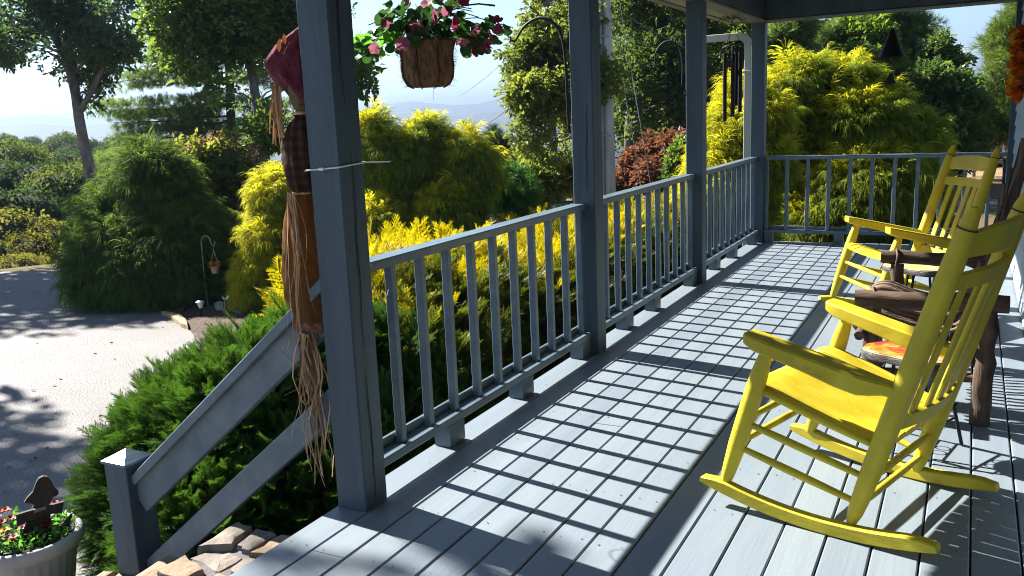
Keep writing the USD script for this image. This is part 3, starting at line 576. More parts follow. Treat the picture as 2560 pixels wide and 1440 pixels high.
m = MB(); m.tube([(.0065, 2.642, 1.302), (.03, 2.665, 1.301), (.075, 2.70, 1.300)], [.003, .003, .002], 6); part('tail', m, white_tie, t)
m = MB(); m.box((-.085, 2.486, 1.283), (-.065, 2.4965, 1.294), .002); part('lock', m, white_tie, t)
t = single('raffia_strand', MB().tube(smoothpath([(-.17, 2.69, .955), (-.11, 2.70, .927), (-.055, 2.705, .92), (-.048, 2.71, .86), (-.052, 2.72, .80), (-.046, 2.77, .77), (-.044, 2.80, .80)], 18), .0016, 5), raffia, 'loose raffia strand draped over the first railing', 'straw', True)

# ------------------------------------------------------------------ hanging basket with pink flowers
coco = blotchy('coco_fibre', (.085, .040, .017), (.24, .125, .055), 60., .95, (1, 1, .4), 1.0, 160., .012, detail=8.)
B = np.array([-.07, 3.22, 1.578])
t = thing('hanging_basket', 'coco fibre hanging basket of pink flowers under the porch beam', 'hanging basket', B)
wob = lambda a, z: 1 + .05 * np.cos(8 * a)[None, :] * np.ones(len(z))[:, None] + .03 * np.sin(3 * a + 1)[None, :]
m = MB(); m.lathe([(.001, 0), (.066, 0), (.090, .010), (.104, .036), (.109, .075), (.107, .115), (.110, .150), (.119, .178), (.110, .188), (.102, .17), (.001, .165)], B, 48, wob); part('liner', m, coco, t, True)
m = MB(); g = np.random.default_rng(4)
for i in range(420):                                                # loose fibres
    a, z = g.uniform(0, 2 * PI), g.uniform(0, .185); r = np.interp(z, [0, .04, .14, .18], [.09, .10, .117, .121]); p = B + (r * math.cos(a), r * math.sin(a), z); d = unit(np.array([math.cos(a), math.sin(a), -.4]) + g.normal(0, .7, 3)) * g.uniform(.01, .03)
    m.tube([p, p + d * .6 + (0, 0, .002), p + d], [.0007, .0006, .0003], 3, False)
part('fibres', m, coco, t, kind='stuff')
for i in range(8):
    a = i * PI / 4 + .2; m = MB(); m.tube([B + (r * math.cos(a), r * math.sin(a), z) for r, z in ((.067, -.004), (.094, .008), (.109, .036), (.114, .075), (.112, .115), (.116, .15), (.127, .186))], .0022, 5); part('wire', m, black_iron, t)
m = MB(); a = np.linspace(0, 2 * PI, 33); m.tube(np.stack([B[0] + .127 * np.cos(a), B[1] + .127 * np.sin(a), np.full(33, B[2] + .187)], 1), .003, 6, False); part('wire_rim', m, black_iron, t)
for i in range(3):
    a = i * 2 * PI / 3; m = MB(); m.tube([B + (.127 * math.cos(a), .127 * math.sin(a), .187), B + (0, 0, .66)], .0018, 5); part('chain', m, black_iron, t)
m = MB(); m.tube([B + (0, 0, .655), B + (0, .014, .67), B + (0, .014, .69), B + (0, 0, .714)], .004, 6); part('hook', m, black_iron, t)
m = MB(); m.tube(smoothpath([B + (.02, 0, .0), B + (.024, -.004, -.03), B + (.018, 0, -.055)], 8), .0008, 4, False); part('root', m, raffia, t)
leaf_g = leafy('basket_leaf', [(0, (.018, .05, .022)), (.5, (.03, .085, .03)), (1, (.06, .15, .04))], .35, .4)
leaf_y = leafy('basket_leaf_sunny', [(0, (.05, .16, .03)), (1, (.11, .26, .05))], .5, .4)  # lighter leaf copy for the sun side of the basket, sunlight put into its colour
pinks = [leafy(f'pink_petal_{i}', [(0, a), (1, b)], .35, .7, glow=(1.0, .9, 1.0)) for i, (a, b) in enumerate([((.27, .09, .125), (.38, .16, .20)), ((.22, .026, .068), (.31, .05, .11)), ((.28, .12, .15), (.38, .19, .22))])]
V0 = AX[0] - AX[0][2] * np.array([0, 0, 1]); V0 = unit(V0); VD = unit([AX[2][0], AX[2][1], 0])
def roundleaf(c, d, n, l):
    d, n = unit(d), unit(n); s = unit(np.cross(d, n)); n = np.cross(s, d); m = MB(); a = np.linspace(-2.6, 2.6, 11)
    rim = [c + d * l * (.5 + .5 * math.cos(x)) * 1.0 + s * l * .48 * math.sin(x) + n * l * .10 * math.cos(2 * x) for x in a]
    m.add([c + d * l * .45 - n * l * .06] + [c] + rim, [(0, 1, 2)] + [(0, 2 + i, 3 + i) for i in range(10)] + [(0, 12, 1)]); return m
blobs = [(-.225, .19, .075, 30), (-.13, .24, .09, 42), (0, .25, .10, 60), (.10, .26, .09, 40), (.19, .20, .085, 42), (.27, .23, .06, 22), (-.10, .33, .09, 26), (.05, .36, .10, 26)]
g = np.random.default_rng(31)
for bx, bz, br, n in blobs:
    for i in range(n):
        o = g.normal(0, 1, 3); o = unit(o) * br * g.random() ** .4; c = B + V0 * bx + np.array([0, 0, bz]) + o * (1, 1, .8) + VD * g.normal(0, .035)
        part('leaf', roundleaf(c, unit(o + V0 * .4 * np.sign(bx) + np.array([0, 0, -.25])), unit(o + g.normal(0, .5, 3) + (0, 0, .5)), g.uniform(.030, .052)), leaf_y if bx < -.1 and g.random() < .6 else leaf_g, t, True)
m = MB()
for i in range(26):
    x = g.uniform(-.3, .32); e = B + V0 * x + VD * g.normal(0, .06) + (0, 0, g.uniform(.12, .34)); s0 = B + (g.normal(0, .03), g.normal(0, .03), .17); m.tube(smoothpath([s0, (s0 + e) / 2 + (0, 0, .07), e], 7), .0022, 5, False)
part('stems', m, leaf_g, t, True, kind='stuff')
def flower(c, n, r, mat, parent, name='flower'):
    n = unit(n); u = unit(np.cross(n, [.3, .2, 1])); w = np.cross(n, u); m = MB(); V = [c - n * r * .55]; a = np.linspace(0, 2 * PI, 21)[:-1]
    V += [c - n * r * .15 + (u * math.cos(x) + w * math.sin(x)) * r * .38 for x in a]; V += [c + n * r * (.14 * math.cos(5 * x) + .10 * math.sin(9 * x + r * 99)) + (u * math.cos(x) + w * math.sin(x)) * r * (.92 + .07 * math.cos(5 * x) + .04 * math.sin(7 * x + r * 300)) for x in a]
    m.add(V, [(0, 1 + i, 1 + (i + 1) % 20) for i in range(20)] + [x for i in range(20) for x in ((1 + i, 21 + i, 21 + (i + 1) % 20), (1 + i, 21 + (i + 1) % 20, 1 + (i + 1) % 20))]); return part(name, m, mat, parent, True)
spots = [(-.20, .155, .03, 0), (-.085, .17, .036, 0), (-.02, .155, .034, 0), (-.03, .235, .042, 0), (.05, .27, .038, 0), (.02, .325, .045, 2), (.10, .30, .04, 0), (.13, .24, .038, 1), (.155, .165, .036, 0), (.225, .145, .034, 1), (.21, .21, .036, 0), (.275, .185, .034, 1), (.255, .155, .028, 1), (.20, .13, .032, 1), (.30, .25, .028, 1), (-.15, .26, .035, 0), (.06, .36, .04, 2), (-.06, .35, .04, 0), (.17, .33, .036, 1), (.30, .21, .026, 1)]
for x, z, r, k in spots:
    c = B + V0 * x + np.array([0, 0, z]) - VD * (.10 + .03 * math.sin(x * 50)); flower(c, -VD * .8 + V0 * x * 2 + g.normal(0, .5, 3), r * .86, pinks[k], t)

# ------------------------------------------------------------------ hooks on the posts, chime, bell, wreath
t = thing('plant_hook', 'large black shepherd hook fixed to the middle porch post', 'hook', (-.2, 4.93, 1.34))
part('hook_arm', MB().tube(smoothpath([(-.158, 4.93, 1.345), (-.176, 4.93, 1.338), (-.184, 4.93, 1.37), (-.19, 4.93, 1.60), (-.20, 4.93, 1.82), (-.235, 4.93, 1.94), (-.33, 4.93, 2.008), (-.43, 4.93, 1.985), (-.50, 4.93, 1.915), (-.528, 4.93, 1.888), (-.548, 4.93, 1.895), (-.552, 4.93, 1.918)], 44), np.r_[np.full(36, .0088), np.linspace(.0088, .006, 8)], 8), black_iron, t, True)
m = MB(); m.box((-.158, 4.905, 1.31), (-.1425, 4.955, 1.38), .003); part('bracket', m, black_iron, t)
t = thing('plant_hook', 'smaller black hook fixed to the post before the wind chime', 'hook', (-.19, 7.29, 1.63))
part('hook_arm', MB().tube(smoothpath([(-.158, 7.29, 1.63), (-.18, 7.29, 1.632), (-.186, 7.29, 1.70), (-.19, 7.29, 1.86), (-.22, 7.29, 1.955), (-.305, 7.29, 2.0), (-.385, 7.29, 1.955), (-.418, 7.29, 1.86), (-.425, 7.29, 1.80), (-.438, 7.29, 1.785), (-.448, 7.29, 1.80)], 40), .0068, 8), black_iron, t, True)
m = MB(); m.box((-.158, 7.27, 1.60), (-.1425, 7.31, 1.66), .003); part('bracket', m, black_iron, t)

C0 = np.array([-.072, 8.50, 2.289])
t = thing('wind_chime', 'wind chime of four black tubes hanging under the beam near the corner post', 'wind chime', C0)
chime_mat = blotchy('black_tube', (.005, .005, .006), (.010, .010, .011), 30., .55, bump=.03, spec=.2)
for (u, v0, v1) in ((1812, 134, 303), (1832, 135, 292), (1840.5, 129, 263), (1850, 130, 280)):
    i = (1812, 1832, 1840.5, 1850).index(u); yy = 8.50 + (-.03, -.045, .05, .0)[i]; a, b = at_plane(u, v0, 1, yy), at_plane(u, v1, 1, yy); x = (a[0] + b[0]) / 2
    m = MB(); r = .0185; m.lathe([(r * .8, b[2]), (r, b[2]), (r, a[2]), (r * .8, a[2]), (r * .8, b[2] + .01)], (x, yy, 0), 16); pz = part('tube', m, chime_mat, t, 40)
    m = MB(); m.tube([(x, yy, a[2]), (x * .5 + C0[0] * .5, yy * .5 + C0[1] * .5, 2.02)], .0012, 4); part('cord', m, black_iron, pz)
m = MB(); a = np.linspace(0, 2 * PI, 31); m.tube(np.stack([C0[0] + .085 * np.cos(a), C0[1] + .085 * np.sin(a), 2.005 + .02 * np.cos(a)], 1), .006, 6, False); m.tube(np.stack([C0[0] + .055 * np.cos(a), C0[1] + .055 * np.sin(a), 2.007 + .015 * np.cos(a)], 1), .004, 6, False); part('ring', m, black_iron, t, True)
for i in range(3):
    a = i * 2.1 + .4; m = MB(); m.tube([(C0[0] + .085 * math.cos(a), C0[1] + .085 * math.sin(a), 2.005 + .02 * math.cos(a)), (C0[0], C0[1], 2.19)], .002, 5); part('chain', m, black_iron, t)
g = np.random.default_rng(8); m = MB()
for i in range(46):
    a = g.uniform(0, 2 * PI); e = C0 + np.array([math.cos(a) * g.uniform(.08, .17), math.sin(a) * .12, g.uniform(-.14, -.06)]); m.tube(smoothpath([C0 + (0, 0, -.05), C0 * .4 + e * .6 + (0, 0, .03 + g.normal(0, .01)), e], 6), .0012, 4, False)
part('twig_spray', m, blotchy('dry_twig', (.05, .04, .03), (.12, .10, .07), 30., .9), t, kind='stuff')
m = MB(); m.tube([C0, C0 + (0, .012, -.03), C0 + (0, .012, -.06), C0 + (0, 0, -.10)], .0035, 6); part('hook', m, black_iron, t)
m = MB(); m.lathe([(.001, 0), (.028, .002), (.028, .012), (.001, .014)], (C0[0], C0[1], 1.80), 16); m.tube([(C0[0], C0[1], 1.81), (C0[0], C0[1], 2.0)], .001, 4); part('clapper', m, blotchy('pale_wood', (.3, .2, .12), (.42, .3, .2), 30.), t)

t = thing('wind_bell', 'black cone-shaped wind bell hanging from the far porch beam', 'wind bell', (1.215, 9.65, 1.86))
m = MB(); m.lathe([(.004, 2.135), (.018, 2.125), (.055, 2.03), (.095, 1.925), (.122, 1.862), (.118, 1.857), (.09, 1.925), (.012, 2.12)], (1.215, 9.65, 0), 4 * 8); part('bell', m, chime_mat, t, 60)
m = MB(); m.tube([(1.215, 9.65, 2.287), (1.215, 9.65, 2.13)], .0025, 5); m.tube([(1.213, 9.65, 2.12), (1.211, 9.65, 1.70)], .0014, 4); part('cord', m, black_iron, t)
m = MB(); m.prism([(-.055, 0), (.055, 0), (.012, .10), (-.012, .10)], ((1.211, 9.655, 1.607), (1, 0, 0), (0, 0, 1)), .006); part('wind_sail', m, chime_mat, t)

t = thing('wreath', 'orange and yellow silk flower wreath on the house wall', 'wreath', (2.28, 7.8, 1.65))
orange, yel = leafy('orange_silk', [(0, (.44, .075, .006)), (1, (.58, .15, .012))], .35, .7, glow=(1, 1, 1)), leafy('yellow_silk', [(0, (.55, .33, .015)), (1, (.62, .44, .04))], .35, .7, glow=(1, 1, 1))
g = np.random.default_rng(17)
for i in range(12):
    a = i * 2 * PI / 12; c = np.array([2.265, 7.8 + .21 * math.cos(a), 1.68 + .21 * math.sin(a)])
    fl = None; m = MB()
    for k in range(26):
        d = unit(np.array([-.5, 0, 0]) + g.normal(0, .7, 3)); d[0] = -abs(d[0]); leaf_card(m, c, d, g.normal(0, 1, 3), g.uniform(.07, .12), .06)
    fl = part('flower', m, orange, t)
    m = MB()
    for k in range(14): d = unit(np.array([-1., 0, 0]) + g.normal(0, .5, 3)); d[0] = -abs(d[0]); leaf_card(m, c + (-.03, 0, 0), d, g.normal(0, 1, 3), g.uniform(.05, .085), .05)
    part('petals', m, yel, fl)
m = MB(); a = np.linspace(0, 2 * PI, 41); m.tube(np.stack([np.full(41, 2.285), 7.8 + .21 * np.cos(a), 1.68 + .21 * np.sin(a)], 1), .03, 8, False, .3); part('vine_ring', m, slab_mat, t)

# ------------------------------------------------------------------ planter with a wooden figure by the steps
PC = np.array([-2.25, 2.577, -.95])
t = thing('planter', 'large grey-white plastic planter at the foot of the stone steps', 'planter', PC)
plastic = blotchy('grey_white_plastic', (.24, .25, .24), (.32, .33, .31), 5.0, .5, (1, 1, .3), .2, 60.)
rib = lambda a, z: 1 + .010 * np.cos(28 * a)[None, :] * (z < .33)[:, None]
m = MB(); m.lathe([(.001, 0), (.165, 0), (.175, .01), (.185, .06), (.205, .18), (.226, .30), (.232, .335)], PC, 112, rib); part('body', m, plastic, t, 40)
m = MB(); m.lathe([(.230, .325), (.262, .335), (.270, .355), (.268, .385), (.258, .400), (.240, .402), (.232, .39), (.228, .34)], PC, 64); part('rim', m, plastic, t, 50)
m = MB(); m.lathe([(.001, .37), (.10, .375), (.231, .36)], PC, 40); part('soil', m, blotchy('potting_soil', (.018, .013, .010), (.05, .037, .028), 60., .95, bump=1., dist=.02), t)
marigolds = [leafy('marigold_orange', [(0, (.40, .075, .008)), (1, (.50, .14, .014))], .3, glow=(1, 1, 1)), leafy('marigold_red', [(0, (.32, .022, .012)), (1, (.42, .05, .02))], .3, glow=(1, 1, 1)), leafy('marigold_yellow', [(0, (.48, .30, .02)), (1, (.55, .38, .04))], .3, glow=(1, 1, 1)), leafy('pale_pink', [(0, (.42, .22, .21)), (1, (.5, .3, .28))], .3, glow=(1, 1, 1))]
g = np.random.default_rng(23); pl = thing('potted_flowers', 'orange and red flowers with bright green leaves in the planter', 'flowers', PC + (0, 0, .38))
for i in range(22):
    r, a = .20 * math.sqrt(g.random()), g.uniform(0, 2 * PI); c = PC + np.array([r * math.cos(a), r * math.sin(a), .42 + g.uniform(0, .07)]); m = MB()
    for q in range(3):
        for k in range(9): th = k * 2 * PI / 9 + q; leaf_card(m, c + (0, 0, .004 * q), (math.cos(th), math.sin(th), .25 + .5 * q), (0, 0, 1), .026 * (1.1 - .22 * q), .017)
    part('flower', m, marigolds[int(g.integers(4))], pl)
m = MB()
for i in range(420):
    r, a = .225 * math.sqrt(g.random()), g.uniform(0, 2 * PI); c = PC + np.array([r * math.cos(a), r * math.sin(a), .385 + g.uniform(0, .06)]); leaf_card(m, c, unit(g.normal(0, 1, 3) + (0, 0, .5)), unit(g.normal(0, .5, 3) + (0, 0, 1)), g.uniform(.025, .045), .02)
part('leaves', m, leaf_y, pl, kind='stuff')
def cutout(px, origin, nrm, thick):
    """A board cut to an outline measured in the photograph, standing upright at origin, facing nrm."""
    nrm = unit(nrm); ax = unit(np.cross([0, 0, 1], nrm)); pts = []
    for u, v in px:
        d = AX.T @ np.array([(u - 1280) / FPX, -(v - 720) / FPX, 1.0]); q = EYE + d * (nrm @ (origin - EYE)) / (nrm @ d) - origin; pts.append((q @ ax, q[2]))
    return MB().prism(pts, (origin - nrm * thick / 2, ax, (0, 0, 1)), thick)
dark_wood = blotchy('dark_stained_board', (.012, .008, .006), (.032, .021, .015), 24., .8, (1, 1, .15), .6, 60.)
FO = PC + np.array([.02, .0, .38]); FN = unit([EYE[0] - FO[0], EYE[1] - FO[1], 0])
t = thing('wooden_figure', 'dark cut-out wooden animal figure with a cross board standing in the planter', 'figure', FO)
part('head', cutout([(60, 1255), (68, 1243), (82, 1228), (90, 1205), (96, 1195), (108, 1189), (119, 1191), (127, 1199), (133, 1214), (138, 1219), (146, 1226), (146, 1234), (139, 1239), (133, 1240), (128, 1250), (122, 1260), (118, 1266), (86, 1268), (82, 1258), (70, 1256)], FO + FN * .024, FN, .022), dark_wood, t)
part('body_board', cutout([(84, 1262), (122, 1262), (126, 1292), (134, 1345), (48, 1358), (66, 1300)], FO, FN, .022), dark_wood, t)
part('cross_board', cutout([(40, 1286), (86, 1272), (159, 1253), (155, 1281), (118, 1284), (70, 1302), (42, 1315)], FO + FN * .024, FN, .02), dark_wood, t)
part('name_plate', cutout([(84, 1274), (115, 1265), (116, 1272), (85, 1283)], FO + FN * .037, FN, .004), blotchy('grey_plate', (.10, .10, .09), (.16, .155, .14), 40.), t)
t = thing('garden_stake', 'thin black wire and dark bird stake at the right edge of the planter', 'stake', FO + (.15, .1, 0))
m = MB(); q = FO + np.array([.10, .06, 0])
for u, v0, v1 in ((166, 1265, 1330), (186, 1270, 1312), (144, 1278, 1325)):
    d0 = cutout([(u, v0), (u + 1.2, v0), (u + 1.2, v1), (u, v1)], q, FN, .003); m.mesh(trimesh.Trimesh(*d0.pair(), process=False))
part('wire', m, black_iron, t); part('bird', cutout([(140, 1325), (155, 1308), (165, 1300), (176, 1284), (181, 1281), (180, 1292), (174, 1305), (176, 1316), (166, 1318), (150, 1328)], q + FN * .01, FN, .008), black_iron, t)
# ------------------------------------------------------------------ terrain
GZ = -.95
def ground_z(x, y):
    x, y = np.asarray(x, float), np.asarray(y, float)
    az = np.degrees(np.arctan2(-(x - 2), y)); r = np.hypot(x - 2, y)
    R = np.interp(az, [-180, -60, -20, 2, 12, 24, 34, 60, 120, 180], [70, 70, 60, 42, 34, 26, 19.2, 19.2, 40, 70])
    s = np.maximum(r - R, 0); drop = 8.5 * (1 - np.exp(-(s / 10.5) ** 1.3)) + .11 * s
    return np.maximum(GZ - drop, -58 - .004 * r) - .012 * np.sin(x * .8) * np.sin(y * .7) * (r > 30)
rr = np.unique(np.r_[np.linspace(0, 14, 15), np.linspace(14, 40, 40), np.geomspace(40, 6100, 44)]); aa = np.radians(np.linspace(0, 360, 217)[:-1])
Rg, Ag = np.meshgrid(rr, aa, indexing='ij'); gx, gy = 2 + Rg * np.sin(Ag), Rg * np.cos(Ag); gzz = ground_z(gx, gy)
gv = np.stack([gx, gy, gzz], -1).reshape(-1, 3); na = len(aa); i, j = np.meshgrid(np.arange(len(rr) - 1), np.arange(na), indexing='ij'); j2 = (j + 1) % na
gf = np.stack([i * na + j, (i + 1) * na + j, (i + 1) * na + j2, i * na + j2], -1).reshape(-1, 4)
ground_mat = M('ground_soil_grass', {'g': ('geometry', {}), 'n': ('noise_texture', {'scale': .35, 'detail': 6.}), 'n2': ('noise_texture', {'scale': 9., 'detail': 8., 'roughness': .7}),
    'r': ('rgb_ramp', {'ramp': [(0, (.040, .050, .018)), (.42, (.055, .06, .022)), (.52, (.15, .095, .05)), (.62, (.10, .075, .035)), (1, (.17, .115, .06))]}), 'mx': ('mix_float', {'fac': .45}), 'b': ('bump', {'strength': .8, 'distance': .05}),
    'p': ('principled_bsdf', {'roughness': .95, 'specular_ior_level': .1})}, [('g.position', 'n.vector'), ('g.position', 'n2.vector'), ('n.fac', 'mx.a'), ('n2.fac', 'mx.b'), ('mx.result', 'r.fac'), ('r.color', 'p.base_color'), ('n2.fac', 'b.height'), ('b.normal', 'p.normal')])
single('ground', (gv, gf), ground_mat, None, None, True, kind='structure')
gp = lambda u, v, z=GZ: at_plane(u, v, 2, z)[:2]
def sheet(name, poly, z, mat, label=None, cat=None, kind='structure', noise=0.0, seed=0, thick=0.0):
    from shapely.geometry import Polygon
    pg = Polygon(poly).buffer(0)
    vv, ff = trimesh.creation.triangulate_polygon(pg, engine='earcut')
    m = trimesh.Trimesh(np.column_stack([vv, np.zeros(len(vv))]), ff, process=False)
    v, f = trimesh.remesh.subdivide_to_size(m.vertices, m.faces, .9, 12) if noise else (m.vertices, m.faces)
    if noise:
        from shapely import points, distance, boundary
        d = distance(points(v[:, :2]), boundary(pg)); v[:, 2] = np.minimum(d * .3, thick) + noise * (meshkit.fbm(v * 2.2, 3, seed) - .5) * np.minimum(d, .4) / .4
    v[:, 2] += z
    if (np.cross(v[f[:, 1]] - v[f[:, 0]], v[f[:, 2]] - v[f[:, 0]])[:, 2]).sum() < 0: f = f[:, ::-1]
    return single(name, (v, f), mat, label, cat, bool(noise), kind=kind)
drive_mat = M('worn_driveway', {'g': ('geometry', {}), 'n': ('noise_texture', {'scale': .8, 'detail': 8., 'roughness': .7}), 'n2': ('noise_texture', {'scale': 38., 'detail': 6., 'roughness': .8}), 'v': ('voronoi_texture', {'scale': 55., 'feature': 'f1'}),
    'r': ('rgb_ramp', {'ramp': [(.3, (.115, .109, .108)), (.7, (.185, .175, .170))]}), 'r2': ('rgb_ramp', {'ramp': [(.25, (.72, .72, .73)), (.5, (.97, .97, .97)), (.75, (1.2, 1.18, 1.16))]}), 'm': ('mix_color', {'blend_type': 'multiply', 'fac': 1., 'use_clamp': False}), 'b': ('bump', {'strength': .7, 'distance': .008}),
    'p': ('principled_bsdf', {'roughness': .75, 'specular_ior_level': .3})}, [('g.position', 'n.vector'), ('g.position', 'n2.vector'), ('g.position', 'v.vector'), ('n.fac', 'r.fac'), ('n2.fac', 'r2.fac'), ('r.color', 'm.a'), ('r2.color', 'm.b'), ('m.result', 'p.base_color'), ('v.distance', 'b.height'), ('b.normal', 'p.normal')])
far_l, far_m, far_r = gp(-60, 683), gp(215, 672), gp(720, 640)
d_left = far_l + (far_l - far_m) / np.linalg.norm(far_l - far_m) * 9
sheet('driveway', [(-1.2, -9), (-1.2, 2.2), (-2.2, 3.2), (-2.4, 6), (-2.4, 10), far_r + (2, 0), far_r, far_m, far_l, d_left, (-26, -9)], GZ + .004, drive_mat)
sheet('driveway', [gp(2300, 520), gp(2560, 512), (9, 16.5), (30, 20), (30, 23.5), (7, 19.5), gp(2390, 490), gp(2300, 494)], GZ + .004, drive_mat)
mulch_mat = blotchy('bark_mulch', (.022, .014, .010), (.12, .075, .05), 22., .95, bump=1., bscale=45., dist=.03, detail=9.)
bed_mat = blotchy('soil_bed', (.018, .013, .010), (.07, .045, .03), 18., .95, bump=1., bscale=40., dist=.03, detail=9.)
isl = [gp(196, 742), gp(260, 750), gp(330, 752), gp(400, 766), gp(448, 796), gp(490, 845), gp(560, 900), gp(700, 840), gp(800, 790), gp(760, 700), gp(690, 697), gp(600, 700), gp(560, 690), gp(300, 700), gp(200, 715)]
sheet('garden_bed', isl, GZ + .008, mulch_mat, noise=.05, thick=.05, seed=4)
sheet('garden_bed', [(-.15, 2.2), (-1.4, 2.55), (-2.3, 3.0), (-2.6, 4.5), (-2.9, 6), (-3.5, 9), (-3.2, 12.5), (-.5, 13.5), (3, 14), (3, 10), (-.15, 9.9)], GZ + .012, bed_mat, noise=.06, thick=.06, seed=5)
lawn_mat = blotchy('dry_lawn', (.16, .10, .05), (.30, .20, .10), 3., .95, bump=.8, bscale=60., dist=.03, detail=8.)
sheet('lawn', [gp(2250, 470), gp(2330, 455), gp(2620, 450), (26, 26), (26, 44), (2, 44), (-4, 40), (-3, 34)], GZ + .006, lawn_mat, noise=.03, thick=.02, seed=6)

# ------------------------------------------------------------------ hills
hill_mat = blotchy('forested_hill', (.015, .025, .016), (.030, .042, .026), .02, .95, bump=0.)
def ridge(name, r, us, vs, foot, seed, jit):
    uu = np.linspace(us[0], us[-1], 260); vv = np.interp(uu, us, vs) + jit * (meshkit.fbm(np.column_stack([uu / 26, 0 * uu, 0 * uu + seed]), 4, seed) - .5)
    rows = [[], [], [], []]
    for u, v in zip(uu, vv):
        d = AX.T @ np.array([(u - 1280) / FPX, -(v - 720) / FPX, 1.0]); h = np.hypot(d[0], d[1]); q = np.array([d[0] / h, d[1] / h, 0]); top = EYE + d / h * r; zt = top[2]
        rows[0].append([*(EYE + q * (r - foot))[:2], -75]); rows[1].append([*(EYE + q * (r - foot * .5))[:2], -75 + (zt + 75) * .55 + 4 * math.sin(u * .05)]); rows[2].append([*top[:2], zt]); rows[3].append([*(EYE + q * (r + foot))[:2], -75])
    v = np.array(rows).reshape(-1, 3); n = 260; f = [(a * n + b, a * n + b + 1, (a + 1) * n + b + 1, (a + 1) * n + b) for a in range(3) for b in range(n - 1)]
    single(name, (v, np.array(f)), hill_mat, None, None, True, kind='structure')
ridge('hills', 3600., [-900, -300, -60, 40, 100, 190, 330, 420, 600, 905, 960, 1030, 1130, 1200, 1275, 1500, 1900, 2300, 2900], [330, 318, 302, 291, 286, 298, 284, 290, 280, 270, 262, 253, 263, 258, 241, 236, 240, 245, 225], 900, 3, 3.)
ridge('hills', 2300., [-900, -300, 0, 90, 190, 320, 500, 900, 1000, 1120, 1280, 1600, 2100, 2900], [345, 330, 316, 309, 318, 306, 312, 293, 286, 292, 276, 268, 262, 240], 700, 8, 4.)

# ------------------------------------------------------------------ foliage
def fan(kind, g):
    """One small spray of leaves: x runs along the twig, z is its upper side. Returns vertices, triangles, tip weights."""
    V, F, T = [], [], []
    def tri_strip(p, w, t0, t1, side=(0, 1, 0)):
        k = len(V); n = len(p); s = np.asarray(side, float)
        for i in range(n):
            ww = w * (1 - i / (n - 1)) ** .6 if i < n - 1 else 0
            t = t0 + (t1 - t0) * i / (n - 1)
            if i < n - 1: V.extend([p[i] + s * ww, p[i] - s * ww]); T.extend([t, t])
            else: V.append(p[i]); T.append(t)
        for i in range(n - 2): a = k + 2 * i; F.extend([(a, a + 1, a + 3), (a, a + 3, a + 2)])
        a = k + 2 * (n - 2); F.append((a, a + 1, a + 2))
    if kind == 'thread':                                            # arching branchlet hung with whip-like threads
        for i in range(26):
            x0 = .80 * g.random() ** .7; sy = (-1) ** i * g.uniform(.05, 1.0); l = g.uniform(.30, .58); b = np.array([x0, .14 * sy * x0, .12 * math.sin(x0 * 2.4) - .22 * x0 * x0 + g.normal(0, .03)])
            d = unit([.62, .75 * sy, g.uniform(-.15, .25)]); p = [b, b + d * l * .38 + (0, 0, -.06 * l), b + d * l * .62 + (0, 0, -.34 * l), b + d * l * .70 + (0, 0, -.78 * l)]
            tri_strip(np.array(p), g.uniform(.014, .023), .25 + .3 * x0, 1., unit(np.cross(d, [0, g.normal(0, .7), 1])))
    elif kind == 'fern':                                            # flat, feathered juniper frond
        for i in range(14):
            x0 = .05 + .86 * i / 14; env = math.sin(min(1, x0 * 1.2 + .14) * PI * .84) + .10
            for sg in (-1, 1):
                l = .36 * env * g.uniform(.75, 1.2); b = np.array([x0, 0, -.10 * x0 * x0]); d = unit([.85, sg * .58, g.normal(.06, .12)]); s2 = (-.4 * sg, .7, g.normal(0, .35))
                tri_strip(np.array([b, b + d * l * .55, b + d * l]), .011, .15 + .4 * x0, .5 + .5 * x0, s2)
                for q, e in ((.25, .42), (.42, .48), (.6, .42), (.78, .30)):
                    for so in (-1, 1):
                        bb = b + d * l * q; dd = unit(d * .8 + np.array([.42, so * .62, g.normal(0, .2)])); tri_strip(np.array([bb, bb + dd * l * e]), .012, .35 + .4 * x0, .6 + .4 * x0, (-.3 * so, .6, g.normal(0, .3)))
        tri_strip(np.array([(0, 0, 0), (.5, 0, -.025), (1.0, 0, -.10)]), .014, .1, 1.)
    elif kind == 'leaf':                                            # twig with pointed leaves
        for i in range(8):
            b = np.array([.16 + .80 * i / 8, 0, 0]) + g.normal(0, .10, 3); d = unit(np.array([.5, (-1) ** i * .8, -.25]) + g.normal(0, .45, 3)); n = unit(g.normal(0, .5, 3) + (0, 0, 1.)); s = unit(np.cross(d, n)); l = g.uniform(.32, .5); w = l * .30; k = len(V); n = np.cross(s, d)
            V.extend([b, b + d * l * .45 + s * w + n * w * .35, b + d * l, b + d * l * .45 - s * w + n * w * .35]); F.extend([(k, k + 2, k + 1), (k, k + 3, k + 2)]); T.extend([.3, .7, 1., .7])
    elif kind == 'needle':                                          # pine tuft
        for i in range(20):
            b = np.array([g.uniform(0, .55), 0, 0]); a = g.uniform(0, 2 * PI); d = unit([g.uniform(.5, 1.2), .75 * math.cos(a), .75 * math.sin(a) + .12]); l = g.uniform(.45, .65); k = len(V); s = unit(np.cross(d, g.normal(0, 1, 3))) * .017
            V.extend([b + s, b - s, b + d * l]); F.append((k, k + 1, k + 2)); T.extend([.3, .3, 1.])
    elif kind == 'clump':                                           # far tree: a handful of broad leaf faces
        for i in range(7):
            b = g.normal(0, .34, 3); d = unit(g.normal(0, 1, 3)); n = unit(g.normal(0, .6, 3) + (0, 0, 1.)); s = unit(np.cross(d, n)); l = g.uniform(.35, .6); k = len(V)
            V.extend([b - d * l * .5, b + s * l * .3, b + d * l * .5, b - s * l * .3 + n * .05]); F.extend([(k, k + 1, k + 2), (k, k + 2, k + 3)]); T.extend([.5] * 4)
    return np.array(V, float), np.array(F, int), np.array(T, float)
